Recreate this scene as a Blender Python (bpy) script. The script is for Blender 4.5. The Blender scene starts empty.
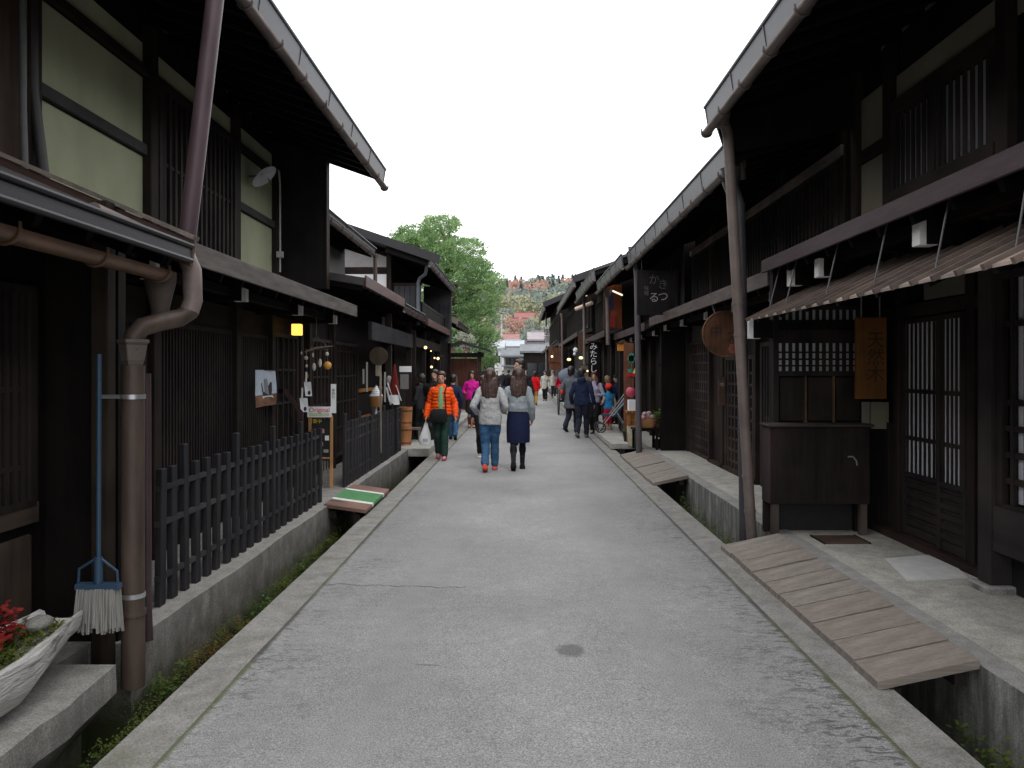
import bpy, bmesh, math, random
from mathutils import Vector, Matrix, noise as mnoise
random.seed(7)
PI = math.pi
scene = bpy.context.scene
COL = scene.collection
CAMH, VX, VY, F = 1.6, 522.0, 370.0, 800.0
G = 0.12            # height of the raised stone pavements

def W(px, py, Y):   # a point of the place, from the survey of the photograph at distance Y
    return Vector(((px - VX) * Y / F, Y, CAMH - (py - VY) * Y / F))

# ------------------------------------------------------------------ camera
cd = bpy.data.cameras.new('camera'); cam = bpy.data.objects.new('camera', cd); COL.objects.link(cam)
cam.location = (0, 0, CAMH); cam.rotation_euler = (PI / 2, 0, 0)
cd.sensor_width = 36; cd.lens = F / 1024 * 36
cd.shift_x = (512 - VX) / 1024; cd.shift_y = (VY - 384) / 1024
cd.clip_start = 0.05; cd.clip_end = 4000
scene.camera = cam
scene.view_settings.view_transform = 'Standard'; scene.view_settings.look = 'None'
scene.view_settings.exposure = 0; scene.view_settings.gamma = 1

# ------------------------------------------------------------------ daylight
SUN_EL, SUN_AZ = math.radians(58), math.radians(200)
wd = bpy.data.worlds.new('World'); scene.world = wd; wd.use_nodes = True
nt = wd.node_tree; bg = nt.nodes['Background']
sky = nt.nodes.new('ShaderNodeTexSky'); sky.sky_type = 'NISHITA'; sky.sun_disc = False
sky.sun_elevation = SUN_EL; sky.sun_rotation = SUN_AZ; sky.air_density = 1.0; sky.dust_density = 3.0
hs = nt.nodes.new('ShaderNodeHueSaturation'); hs.inputs['Saturation'].default_value = 0.12
mx = nt.nodes.new('ShaderNodeMixRGB'); mx.blend_type = 'MIX'; mx.inputs[0].default_value = 0.7
mx.inputs[2].default_value = (17.4, 17.5, 17.8, 1)      # the closed cloud deck
nt.links.new(sky.outputs[0], hs.inputs['Color']); nt.links.new(hs.outputs[0], mx.inputs[1])
nt.links.new(mx.outputs[0], bg.inputs['Color']); bg.inputs['Strength'].default_value = 0.145
sd = bpy.data.lights.new('sun', 'SUN'); sd.energy = 0.95; sd.angle = math.radians(25); sd.color = (1, .97, .93)
so = bpy.data.objects.new('sun', sd); COL.objects.link(so)
so.rotation_euler = (PI / 2 - SUN_EL, 0, math.radians(20)); so.location = (0, -5, 20)

# ------------------------------------------------------------------ materials
class NT:
    def __init__(s, name):
        s.m = bpy.data.materials.new(name); s.m.use_nodes = True
        s.t = s.m.node_tree; s.n = s.t.nodes; s.bsdf = s.n['Principled BSDF']
        s.tc = s.n.new('ShaderNodeTexCoord')
    def new(s, t, **k):
        n = s.n.new(t)
        for a, v in k.items(): setattr(n, a, v)
        return n
    def link(s, a, b): s.t.links.new(a, b)
    def coord(s, scale=(1, 1, 1), rot=(0, 0, 0)):
        mp = s.new('ShaderNodeMapping'); mp.inputs['Scale'].default_value = scale; mp.inputs['Rotation'].default_value = rot
        s.link(s.tc.outputs['Object'], mp.inputs[0]); return mp.outputs[0]
    def noise(s, scale, detail=4, co=None, rough=.55, dist=0):
        n = s.new('ShaderNodeTexNoise'); n.inputs['Scale'].default_value = scale
        n.inputs['Detail'].default_value = detail; n.inputs['Roughness'].default_value = rough
        n.inputs['Distortion'].default_value = dist
        s.link(co if co is not None else s.coord(), n.inputs['Vector']); return n.outputs[0]
    def voro(s, scale, co=None, feature='DISTANCE_TO_EDGE'):
        n = s.new('ShaderNodeTexVoronoi', feature=feature); n.inputs['Scale'].default_value = scale
        s.link(co if co is not None else s.coord(), n.inputs['Vector']); return n.outputs[0]
    def ramp(s, fac, stops):
        r = s.new('ShaderNodeValToRGB'); e = r.color_ramp.elements
        while len(e) > 1: e.remove(e[-1])
        for i, (p, c) in enumerate(stops):
            el = e[0] if i == 0 else e.new(p)
            el.position = p
            el.color = (c, c, c, 1) if isinstance(c, (int, float)) else (*c, 1)
        s.link(fac, r.inputs[0]); return r.outputs[0]
    def mix(s, fac, a, b, mode='MIX'):
        n = s.new('ShaderNodeMixRGB', blend_type=mode)
        for sock, v in ((n.inputs[0], fac), (n.inputs[1], a), (n.inputs[2], b)):
            if hasattr(v, 'is_output') or isinstance(v, bpy.types.NodeSocket): s.link(v, sock)
            elif isinstance(v, (int, float)): sock.default_value = v if sock == n.inputs[0] else (v, v, v, 1)
            else: sock.default_value = (*v, 1)
        return n.outputs[0]
    def math(s, op, a, b=0, clamp=False):
        n = s.new('ShaderNodeMath', operation=op, use_clamp=clamp)
        for sock, v in ((n.inputs[0], a), (n.inputs[1], b)):
            if isinstance(v, bpy.types.NodeSocket): s.link(v, sock)
            else: sock.default_value = v
        return n.outputs[0]
    def xyz(s):
        n = s.new('ShaderNodeSeparateXYZ'); s.link(s.tc.outputs['Object'], n.inputs[0]); return n.outputs
    def maprange(s, v, a, b, c=0, d=1):
        n = s.new('ShaderNodeMapRange'); s.link(v, n.inputs[0])
        for i, x in enumerate((a, b, c, d)): n.inputs[i + 1].default_value = x
        return n.outputs[0]
    def out(s, col, rough=.7, bump=None, bstr=.3, bdist=.01, metal=0, spec=.4):
        if isinstance(col, bpy.types.NodeSocket): s.link(col, s.bsdf.inputs['Base Color'])
        else: s.bsdf.inputs['Base Color'].default_value = (*col, 1)
        if isinstance(rough, bpy.types.NodeSocket): s.link(rough, s.bsdf.inputs['Roughness'])
        else: s.bsdf.inputs['Roughness'].default_value = rough
        s.bsdf.inputs['Metallic'].default_value = metal
        s.bsdf.inputs['Specular IOR Level'].default_value = spec
        if bump is not None:
            b = s.new('ShaderNodeBump'); b.inputs['Strength'].default_value = bstr; b.inputs['Distance'].default_value = bdist
            s.link(bump, b.inputs['Height']); s.link(b.outputs[0], s.bsdf.inputs['Normal'])
        return s.m

def scl(c, k): return tuple(x * k for x in c)
def simple(name, c, var=.25, scale=8, stretch=(1, 1, 1), rough=.7, bump=.2, metal=0, spec=.4, fine=60):
    n = NT(name); co = n.coord(stretch)
    a = n.noise(scale, 5, co); b = n.noise(fine, 3, co)
    col = n.mix(n.ramp(a, [(.3, 0), (.7, 1)]), scl(c, 1 - var), scl(c, 1 + var))
    col = n.mix(.25, col, n.ramp(b, [(.3, .35), (.7, .65)]), 'OVERLAY')
    return n.out(col, rough, b, bump, .01, metal, spec)
def wood(name, c, axis, var=.45, rough=.66, spec=.10, wear=None):
    st = {'x': (.6, 9, 9), 'y': (9, .6, 9), 'z': (9, 9, .6)}[axis]
    n = NT(name); co = n.coord(st)
    a = n.noise(1.2, 6, co, .6, .4); f = n.noise(9, 4, co, .6); big = n.noise(1.7, 3)
    col = n.mix(n.ramp(a, [(.3, 0), (.7, 1)]), scl(c, 1 - var), scl(c, 1 + var))
    col = n.mix(.5, col, n.ramp(f, [(.25, .25), (.75, .75)]), 'OVERLAY')
    col = n.mix(n.ramp(big, [(.42, 0), (.72, .75)]), col, wear or (c[0] * 2.3, c[1] * 2.15, c[2] * 1.95))
    r = n.maprange(f, .2, .8, rough - .12, rough + .15)
    return n.out(col, r, f, .35, .004, 0, spec)

DW = (.0185, .0140, .0128)
wz = wood('dark_wood_upright', DW, 'z'); wy = wood('dark_wood_along', DW, 'y'); wx = wood('dark_wood_across', DW, 'x')
black_wood = wood('black_house_wood', (.0075, .0060, .0058), 'z', .4)  # near-black: on the closed house bodies it paints in the dark interiors
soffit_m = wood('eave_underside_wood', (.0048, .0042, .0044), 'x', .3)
lat_m = wood('lattice_wood', (.0200, .0165, .0165), 'z', .45)
lat2_m = wood('lattice_wood_faded', (.032, .026, .0245), 'z', .35)
fence_m = wood('black_stained_picket', (.023, .022, .025), 'z', .45, .62)
rustic = wood('reddish_timber', (.033, .021, .021), 'y', .35, .6)
pale_wood = wood('greyed_timber', (.14, .12, .11), 'y', .4, .7)
plum = simple('plum_painted_beam', (.040, .025, .028), .3, 5, (6, .7, 6), .55, .15, spec=.12)
plumpipe = simple('plum_painted_pipe', (.074, .048, .057), .25, 3, (4, 4, .8), rough=.42, bump=.05)
greypipe = simple('grey_painted_pipe', (.150, .118, .108), .22, 4, rough=.5, bump=.06)
brownpipe = simple('brown_coated_pipe', (.066, .046, .036), .45, 3, (3, 3, .6), .5, .1)
copper = simple('weathered_copper', (.16, .095, .064), .35, 4, (2, .7, 2), .42, .1, .45)
gutter_m = simple('dull_gutter_metal', (.12, .095, .086), .45, 5, (2, .5, 2), .45, .1, .3)
tin = simple('blue_grey_sheet_metal', (.046, .048, .057), .3, 2.5, (1, .5, 1), .45, .08, .25)
tin_dark = simple('dark_sheet_metal', (.022, .022, .026), .25, 2.5, (1, .5, 1), .45, .08, .25)
rooft = simple('dark_roof_sheet', (.055, .050, .050), .3, 3, (1, .4, 1), .55, .15)
redroof = simple('rust_red_roof_edge', (.085, .040, .036), .3, 4, (2, .5, 2), .5, .15)
white_paint = simple('white_paint', (.72, .72, .72), .08, 6, rough=.6, bump=.05)
plaster = simple('olive_plaster', (.33, .345, .23), .16, 1.6, (1, 1, .6), .9, .2, fine=140)
white_plaster = simple('white_plaster', (.66, .67, .69), .06, 2.2, rough=.9, bump=.1, fine=120)
cream_plaster = simple('cream_plaster', (.19, .172, .125), .12, 2.2, rough=.9, bump=.1, fine=120)
paper = simple('lattice_paper', (.50, .51, .55), .05, 3, rough=.9, bump=.02)
cloth_w = simple('white_cloth', (.75, .76, .78), .06, 6, rough=.9, bump=.1)
blue_plastic = simple('blue_plastic', (.030, .066, .115), .12, 4, rough=.45, bump=.03)
steel = simple('brushed_steel', (.45, .46, .48), .1, 8, rough=.32, bump=.03, metal=.7)
black_m = simple('black_matt', (.012, .012, .013), .2, 8, rough=.6)
bristle_m = simple('grey_bristle', (.29, .285, .27), .25, 3, (30, 30, 1), .9, .4)
signwood = wood('warm_sign_wood', (.26, .115, .032), 'z', .3, .55)
discwood = wood('brown_disc_wood', (.085, .042, .026), 'z', .4, .6)
barrel_m = wood('barrel_wood', (.30, .14, .065), 'z', .3, .6)
frame_m = wood('ochre_frame_wood', (.36, .20, .09), 'z', .2, .5)
green_m = simple('green_mat', (.075, .235, .09), .15, 9, rough=.9, bump=.3, fine=150)
glass_dark = simple('dark_window_glass', (.012, .014, .017), .2, 2, rough=.12, bump=.01, spec=.6)
def flat(name, c, rough=.7, **k): return simple(name, c, k.pop('var', .1), k.pop('scale', 10), rough=rough, bump=k.pop('bump', .1), **k)
def emit(name, c, s):
    n = NT(name); n.bsdf.inputs['Emission Color'].default_value = (*c, 1); n.bsdf.inputs['Emission Strength'].default_value = s
    return n.out(c, .5)
lampY = emit('lit_yellow_lamp', (1, .62, .10), 1.6)
bulb_m = emit('lit_warm_bulb', (1, .74, .36), 1.7)
tube_m = emit('lit_tube', (1, .86, .68), 1.3)

def mk_asphalt():
    n = NT('worn_asphalt'); co = n.coord()
    sp = n.math('ADD', n.math('MULTIPLY', n.noise(170, 2, co, .7), .6), n.math('MULTIPLY', n.noise(85, 3, co, .7), .4)); sp2 = n.voro(95, co, 'F1'); mid = n.noise(9, 5, co); big = n.noise(.8, 4, co, .6)
    col = n.ramp(sp, [(.34, (.15, .149, .149)), (.5, (.272, .270, .270)), (.66, (.44, .44, .44))])
    col = n.mix(n.ramp(sp2, [(.08, .38), (.3, 0)]), col, (.075, .075, .073))
    col = n.mix(.55, col, n.ramp(mid, [(.3, .42), (.7, .58)]), 'OVERLAY')
    col = n.mix(.6, col, n.ramp(big, [(.3, .40), (.7, .58)]), 'OVERLAY')
    x, y, z = n.xyz()
    # small dark scars lying across the lane, crowded towards both kerbs
    wob = n.math('MULTIPLY', n.math('SUBTRACT', n.noise(1.1, 3, co), .5), .9)
    xr = n.math('ADD', x, wob)
    er = n.maprange(xr, .85, 1.62, 0, 1); el = n.maprange(xr, -.95, -1.5, 0, 1)
    e = n.math('ADD', er, n.math('MULTIPLY', el, .7), True)
    fleck = n.ramp(n.noise(13, 6, n.coord((.8, 1.9, 1)), .72, .8), [(.50, 0), (.575, 1)])
    fade = n.math('MULTIPLY', n.maprange(y, 13, 4, .3, 1), n.ramp(n.noise(1.5, 4, co, .6), [(.40, .15), (.55, 1)]))
    col = n.mix(n.math('MULTIPLY', n.math('MULTIPLY', e, fleck), n.math('MULTIPLY', fade, .9)), col, (.05, .053, .046))
    few = n.ramp(n.noise(7, 5, n.coord((.7, 2.6, 1)), .7, .5), [(.655, 0), (.70, .55)])
    col = n.mix(few, col, (.10, .10, .10))
    stain = n.ramp(n.noise(.45, 4, n.coord((1, .45, 1)), .6), [(.35, .34), (.65, .60)])
    col = n.mix(.55, col, stain, 'OVERLAY')
    # the dark joint between asphalt and kerb, mossy in places
    gx = n.math('ABSOLUTE', n.math('SUBTRACT', n.math('ABSOLUTE', n.math('SUBTRACT', x, .055)), 1.535))
    gx = n.math('ADD', gx, n.math('MULTIPLY', n.math('SUBTRACT', n.noise(6, 4, co), .5), .035))
    col = n.mix(n.ramp(gx, [(.006, .85), (.028, 0)]), col, n.mix(n.ramp(n.noise(.9, 2, co), [(.45, 0), (.55, 1)]), (.05, .05, .047), (.085, .10, .04)))
    # one crack running across
    cy = n.math('ABSOLUTE', n.math('ADD', n.math('SUBTRACT', y, 5.78), n.math('ADD', n.math('MULTIPLY', x, .12), n.math('MULTIPLY', n.math('SUBTRACT', n.noise(4, 5, n.coord((1, 0, 0)), .7), .5), .25))))
    crk = n.math('MULTIPLY', n.ramp(cy, [(.004, 1), (.014, 0)]), n.math('MULTIPLY', n.maprange(x, -.2, -.45, 0, 1), n.ramp(n.noise(9, 3, co), [(.35, .25), (.6, .9)])))
    col = n.mix(crk, col, (.07, .07, .066))
    # the old dark patch in the middle of the lane
    dx = n.math('SUBTRACT', x, .275); dy = n.math('MULTIPLY', n.math('SUBTRACT', y, 4.52), .8)
    dd = n.math('SQRT', n.math('ADD', n.math('MULTIPLY', dx, dx), n.math('MULTIPLY', dy, dy)))
    dd = n.math('ADD', dd, n.math('MULTIPLY', n.math('SUBTRACT', n.noise(22, 3, co), .5), .06))
    col = n.mix(n.ramp(dd, [(.06, .62), (.095, 0)]), col, (.075, .072, .07))
    return n.out(col, n.maprange(mid, .3, .7, .72, .9), n.math('ADD', sp, n.math('MULTIPLY', crk, -2)), .55, .006, 0, .25)
asphalt = mk_asphalt()

def mk_stone(name, c, moss=.5, streak=True, sc=1.0):
    n = NT(name); co = n.coord()
    sp = n.noise(120 * sc, 3, co, .7); mid = n.noise(7, 6, co, .65); big = n.noise(1.3, 4, co)
    col = n.ramp(sp, [(.3, scl(c, .55)), (.5, c), (.7, scl(c, 1.4))])
    col = n.mix(.8, col, n.ramp(mid, [(.3, .33), (.7, .62)]), 'OVERLAY')
    col = n.mix(.5, col, n.ramp(big, [(.3, .35), (.7, .6)]), 'OVERLAY')
    x, y, z = n.xyz()
    if streak:
        sk = .28 if streak == 'soft' else .75
        st = n.noise(3.5, 5, n.coord((1, 2.5, .35)), .65)
        gn = n.new('ShaderNodeNewGeometry'); sx = n.new('ShaderNodeSeparateXYZ'); n.link(gn.outputs['Normal'], sx.inputs[0])
        side = n.maprange(n.math('ABSOLUTE', sx.outputs[2]), .3, .7, 1, 0)
        col = n.mix(n.math('MULTIPLY', side, n.ramp(st, [(.42, sk), (.62, 0)])), col, scl(c, .22))
        if streak == 'soft': col = n.mix(n.math('MULTIPLY', n.math('MULTIPLY', side, n.maprange(n.math('ADD', z, n.math('MULTIPLY', n.math('SUBTRACT', mid, .5), .4)), .10, -.25, 0, 1)), .72), col, n.mix(n.ramp(sp, [(.4, 0), (.6, 1)]), (.055, .048, .036), (.125, .112, .088)))
        low = n.maprange(n.math('ADD', z, n.math('MULTIPLY', n.math('SUBTRACT', mid, .5), .35)), -.10, -.34, 0, 1)
        col = n.mix(n.math('MULTIPLY', low, moss), col, (.032, .042, .014))
    else:
        mm = n.math('MULTIPLY', n.ramp(n.noise(2.6, 5, co, .65), [(.5, 0), (.7, moss)]), 1)
        col = n.mix(mm, col, (.085, .095, .035))
    return n.out(col, .88, n.math('ADD', sp, mid), .5, .006, 0, .25)
kerb_m = mk_stone('kerb_concrete', (.265, .257, .243), .4, False)
pave_l = mk_stone('rough_grey_stone', (.27, .262, .245), .9, 'soft')
pave_r = mk_stone('old_pale_concrete', (.42, .405, .365), .9)
edge_m = mk_stone('grey_stone_edging', (.30, .295, .285), .4)
slab_m = mk_stone('pale_concrete_slab', (.40, .395, .37), .15, False)
drain_m = mk_stone('wet_mossy_drain', (.05, .05, .042), .9)
def mk_plank():
    n = NT('weathered_plank'); co = n.coord((.30, 15, 15))
    oi = n.new('ShaderNodeObjectInfo'); a = n.noise(1.5, 6, co, .65, .12); f = n.noise(10, 4, co, .6); b = n.noise(2.3, 4)
    col = n.ramp(a, [(.3, (.185, .160, .140)), (.5, (.262, .232, .207)), (.72, (.335, .302, .275))])
    col = n.mix(.7, col, n.ramp(f, [(.3, .3), (.7, .66)]), 'OVERLAY')
    col = n.mix(n.ramp(b, [(.5, 0), (.68, .32)]), col, (.16, .130, .110))
    col = n.mix(n.math('MULTIPLY', oi.outputs['Random'], .3), col, (.20, .158, .132))
    return n.out(col, .85, n.math('ADD', f, a), .5, .005, 0, .15)
plank_m = mk_plank()
def mk_drift():
    n = NT('bleached_driftwood'); co = n.coord((6, .55, 6))
    a = n.noise(3.2, 7, co, .65, 1.0); f = n.noise(14, 4, co)
    col = n.ramp(a, [(.33, (.13, .12, .11)), (.43, (.50, .49, .47)), (.62, (.74, .73, .71))])
    return n.out(col, .85, n.math('ADD', a, n.math('MULTIPLY', f, .4)), .9, .03, 0, .2)
drift_m = mk_drift()
def leafmat(name, c, c2, rough=.6):
    n = NT(name); a = n.noise(1.3, 3); f = n.noise(23, 2)
    col = n.mix(n.ramp(a, [(.35, 0), (.65, 1)]), c, c2)
    col = n.mix(.6, col, n.ramp(f, [(.3, .3), (.7, .7)]), 'OVERLAY')
    m = n.out(col, rough, spec=.2)
    tr = n.new('ShaderNodeBsdfTranslucent'); n.link(col, tr.inputs[0]); ms = n.new('ShaderNodeMixShader'); ms.inputs[0].default_value = .35
    o = n.n['Material Output']; n.link(n.bsdf.outputs[0], ms.inputs[1]); n.link(tr.outputs[0], ms.inputs[2]); n.link(ms.outputs[0], o.inputs[0])
    return m

# ------------------------------------------------------------------ mesh helpers
OFF = {}
class MB:
    def __init__(s): s.v = []; s.f = []; s.mi = []; s.cur = 0
    def add(s, vs, fs):
        o = len(s.v); s.v += [tuple(v) for v in vs]; s.f += [tuple(i + o for i in f) for f in fs]; s.mi += [s.cur] * len(fs); return s
    def box(s, x0, x1, y0, y1, z0, z1):
        if x0 > x1: x0, x1 = x1, x0
        if y0 > y1: y0, y1 = y1, y0
        if z0 > z1: z0, z1 = z1, z0
        return s.add([(x0, y0, z0), (x1, y0, z0), (x1, y1, z0), (x0, y1, z0), (x0, y0, z1), (x1, y0, z1), (x1, y1, z1), (x0, y1, z1)],
                     [(0, 3, 2, 1), (4, 5, 6, 7), (0, 1, 5, 4), (1, 2, 6, 5), (2, 3, 7, 6), (3, 0, 4, 7)])
    def prism(s, prof, y0, y1, prof2=None):          # profile in X,Z swept along Y
        n = len(prof); p2 = prof2 or prof
        vs = [(x, y0, z) for x, z in prof] + [(x, y1, z) for x, z in p2]
        fs = [(i, (i + 1) % n, (i + 1) % n + n, i + n) for i in range(n)] + [tuple(range(n))[::-1], tuple(range(n, 2 * n))]
        return s.add(vs, fs)
    def bar(s, p0, p1, w, h, up=(0, 0, 1)):
        p0, p1 = Vector(p0), Vector(p1); d = (p1 - p0).normalized(); u = Vector(up)
        if abs(d.dot(u)) > .98: u = Vector((0, 1, 0))
        r = d.cross(u).normalized() * w / 2; t = r.cross(d).normalized() * h / 2
        vs = [p + a * r + b * t for p in (p0, p1) for a, b in ((-1, -1), (1, -1), (1, 1), (-1, 1))]
        return s.add(vs, [(3, 2, 1, 0), (4, 5, 6, 7), (0, 1, 5, 4), (1, 2, 6, 5), (2, 3, 7, 6), (3, 0, 4, 7)])
    def tube(s, pts, r, seg=10, cap=True, half=False):
        pts = [Vector(p) for p in pts]; n = len(pts); rs = r if isinstance(r, (list, tuple)) else [r] * n
        vs = []; prev = None
        for i, p in enumerate(pts):
            d = (pts[min(i + 1, n - 1)] - pts[max(i - 1, 0)]).normalized()
            if prev is None:
                u = Vector((0, 0, 1)) if abs(d.z) < .9 else Vector((0, 1, 0)); a = d.cross(u).normalized()
            else: a = (prev - d * prev.dot(d)).normalized()
            prev = a; b = a.cross(d)
            for k in range(seg):
                t = 2 * PI * k / seg; vs.append(p + (a * math.cos(t) + b * math.sin(t)) * rs[i])
        fs = [(i * seg + k, i * seg + (k + 1) % seg, (i + 1) * seg + (k + 1) % seg, (i + 1) * seg + k) for i in range(n - 1) for k in range(seg)]
        if cap: fs += [tuple(range(seg))[::-1], tuple(range((n - 1) * seg, n * seg))]
        return s.add(vs, fs)
    def lathe(s, c, prof, seg=16):                    # prof: (r, z) upwards
        c = Vector(c); n = len(prof)
        vs = [c + Vector((r * math.cos(2 * PI * k / seg), r * math.sin(2 * PI * k / seg), z)) for r, z in prof for k in range(seg)]
        fs = [(i * seg + k, i * seg + (k + 1) % seg, (i + 1) * seg + (k + 1) % seg, (i + 1) * seg + k) for i in range(n - 1) for k in range(seg)]
        fs += [tuple(range(seg))[::-1], tuple(range((n - 1) * seg, n * seg))]
        return s.add(vs, fs)
    def ell(s, c, r, seg=12, rings=8, rot=None):
        c = Vector(c); r = (r, r, r) if isinstance(r, (int, float)) else r; vs = []
        for i in range(1, rings):
            a = PI * i / rings
            for k in range(seg):
                t = 2 * PI * k / seg; vs.append(Vector((r[0] * math.sin(a) * math.cos(t), r[1] * math.sin(a) * math.sin(t), r[2] * math.cos(a))))
        vs += [Vector((0, 0, r[2])), Vector((0, 0, -r[2]))]
        if rot is not None: vs = [rot @ v for v in vs]
        vs = [v + c for v in vs]; m = (rings - 1) * seg
        fs = [(i * seg + k, (i + 1) * seg + k, (i + 1) * seg + (k + 1) % seg, i * seg + (k + 1) % seg) for i in range(rings - 2) for k in range(seg)]
        fs += [(m, k, (k + 1) % seg) for k in range(seg)] + [(m + 1, (rings - 2) * seg + (k + 1) % seg, (rings - 2) * seg + k) for k in range(seg)]
        return s.add(vs, fs)
    def cap(s, p0, r0, p1, r1, seg=12):               # tapered capsule
        p0, p1 = Vector(p0), Vector(p1); d = p1 - p0; L = d.length or 1e-6; d = d / L
        pts, rs = [], []
        for a in (-80, -50, -25, 0): pts.append(p0 + d * r0 * math.sin(math.radians(a))); rs.append(r0 * math.cos(math.radians(a)))
        for a in (0, 25, 50, 80): pts.append(p1 + d * r1 * math.sin(math.radians(a))); rs.append(r1 * math.cos(math.radians(a)))
        return s.tube(pts, rs, seg)
    def loft(s, rings, seg=20):                       # rings: (cx, cy, z, rx, ry)
        vs = [(cx + rx * math.cos(2 * PI * k / seg), cy + ry * math.sin(2 * PI * k / seg), z) for cx, cy, z, rx, ry in rings for k in range(seg)]
        n = len(rings)
        fs = [(i * seg + k, i * seg + (k + 1) % seg, (i + 1) * seg + (k + 1) % seg, (i + 1) * seg + k) for i in range(n - 1) for k in range(seg)]
        fs += [tuple(range(seg))[::-1], tuple(range((n - 1) * seg, n * seg))]
        return s.add(vs, fs)
    def mesh(s, name, off=(0, 0, 0), smooth=False, bevel=0):
        o = Vector(off); me = bpy.data.meshes.new(name)
        me.from_pydata([tuple(Vector(v) - o) for v in s.v], [], s.f); me.update()
        me.polygons.foreach_set('material_index', s.mi)
        bm = bmesh.new(); bm.from_mesh(me); bmesh.ops.recalc_face_normals(bm, faces=bm.faces)
        if bevel: bmesh.ops.bevel(bm, geom=bm.edges[:], offset=bevel, segments=1, affect='EDGES', profile=.5)
        bm.to_mesh(me); bm.free()
        if smooth:
            me.polygons.foreach_set('use_smooth', [True] * len(me.polygons)); me.set_sharp_from_angle(angle=math.radians(42))
        return me
    def build(s, name, mats, parent=None, smooth=False, bevel=0, origin=None):
        off = Vector(origin) if origin is not None else (OFF[parent.name] if parent else Vector())
        me = s.mesh(name, off, smooth, bevel)
        for m in (mats if isinstance(mats, (list, tuple)) else [mats]): me.materials.append(m)
        return link(name, me, parent, off if parent is None else (0, 0, 0), off)
def link(name, me, parent=None, loc=(0, 0, 0), off=None):
    o = bpy.data.objects.new(name, me); COL.objects.link(o); o.parent = parent; o.location = loc
    OFF[o.name] = Vector(off) if off is not None else Vector(loc); return o
def tag(o, label=None, cat=None, group=None, kind=None):
    for k, v in (('label', label), ('category', cat), ('group', group), ('kind', kind)):
        if v: o[k] = v
    return o
def thing(name, label, cat, loc, group=None, rz=0):
    o = bpy.data.objects.new(name, None); COL.objects.link(o); o.location = loc; o.rotation_euler = (0, 0, rz)
    o.empty_display_size = .2; OFF[o.name] = Vector(loc) if not rz else Vector(); return tag(o, label, cat, group)
def dupmesh(o, loc=None, parent=None):
    c = o.copy(); COL.objects.link(c)
    if parent is not None: c.parent = parent
    if loc is not None: c.location = loc
    return c
def text(name, body, size, mat, parent, pos, rot, ext=.002, align='CENTER'):
    cu = bpy.data.curves.new('lettering', 'FONT'); cu.body = body; cu.size = size; cu.extrude = ext
    cu.align_x = align; cu.align_y = 'CENTER'; cu.space_line = .95
    t = bpy.data.objects.new('lettering_source', cu); COL.objects.link(t)
    bpy.context.view_layer.update(); dg = bpy.context.evaluated_depsgraph_get()
    me = bpy.data.meshes.new_from_object(t.evaluated_get(dg)); bpy.data.objects.remove(t); bpy.data.curves.remove(cu)
    me.materials.clear(); me.materials.append(mat)
    off = OFF[parent.name]; M = Matrix.Translation(Vector(pos) - off) @ rot.to_4x4(); me.transform(M)
    return link(name, me, parent, (0, 0, 0), off)
def facing(ax):      # rotation that stands lettering up and turns its face to the given compass side
    return {'-y': Matrix(((1, 0, 0), (0, 0, -1), (0, 1, 0))), '-x': Matrix(((0, 0, -1), (-1, 0, 0), (0, 1, 0))), '+x': Matrix(((0, 0, 1), (1, 0, 0), (0, 1, 0)))}[ax]
# ------------------------------------------------------------------ people (built first: each garment is one continuous surface)
def fuse(mb, voxel, it=4, folds=0):
    me = mb.mesh('fuse'); o = bpy.data.objects.new('fuse', me); COL.objects.link(o)
    r = o.modifiers.new('r', 'REMESH'); r.mode = 'VOXEL'; r.voxel_size = voxel
    s = o.modifiers.new('s', 'SMOOTH'); s.factor = .5; s.iterations = it
    if folds:
        for sc_, st_ in ((.16, folds * 2.6), (.055, folds * 1.1)):
            tx = bpy.data.textures.new('cloth_folds', 'CLOUDS'); tx.noise_scale = sc_; tx.noise_depth = 1
            d_ = o.modifiers.new('d', 'DISPLACE'); d_.texture = tx; d_.strength = st_; d_.mid_level = .36; d_.texture_coords = 'LOCAL'
    dg = bpy.context.evaluated_depsgraph_get(); m = bpy.data.meshes.new_from_object(o.evaluated_get(dg))
    bpy.data.objects.remove(o); bpy.data.meshes.remove(me)
    m.polygons.foreach_set('use_smooth', [True] * len(m.polygons)); return m
def join_into(me, mb, mat):     # append small painted features to a fused body
    k = len(me.materials); me.materials.append(mat)
    bm = bmesh.new(); bm.from_mesh(me); m2 = mb.mesh('x', smooth=True); n = len(bm.faces)
    bm.from_mesh(m2); bm.faces.ensure_lookup_table()
    for f in bm.faces[n:]: f.material_index = k
    bm.to_mesh(me); bm.free(); bpy.data.meshes.remove(m2)
def ik(a, c, l1, l2, pole):
    d = c - a; L = min(d.length, (l1 + l2) * .999); u = d.normalized()
    x = (l1 * l1 - l2 * l2 + L * L) / (2 * L); h = math.sqrt(max(l1 * l1 - x * x, 0))
    p = (pole - u * pole.dot(u)).normalized(); return a + u * x + p * h, a + u * L
skin_m = simple('skin', (.50, .30, .21), .06, 8, rough=.55, bump=.03)
skin2_m = simple('tanned_skin', (.42, .235, .16), .06, 8, rough=.55, bump=.03)
eye_m = flat('eye_dark', (.02, .015, .012), .3); lip_m = flat('lips', (.36, .13, .11), .5); white_eye = flat('eye_white', (.6, .58, .55), .4)
def hairmat(name, c):
    n = NT(name); co = n.coord((30, 30, 1.5)); a = n.noise(2, 5, co, .6)
    return n.out(n.ramp(a, [(.3, scl(c, .45)), (.7, scl(c, 1.7))]), .42, a, .6, .01, 0, .45)
hair_brown = hairmat('brown_hair', (.050, .028, .022)); hair_black = hairmat('black_hair', (.016, .013, .012)); hair_auburn = hairmat('auburn_hair', (.060, .026, .018))
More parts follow.
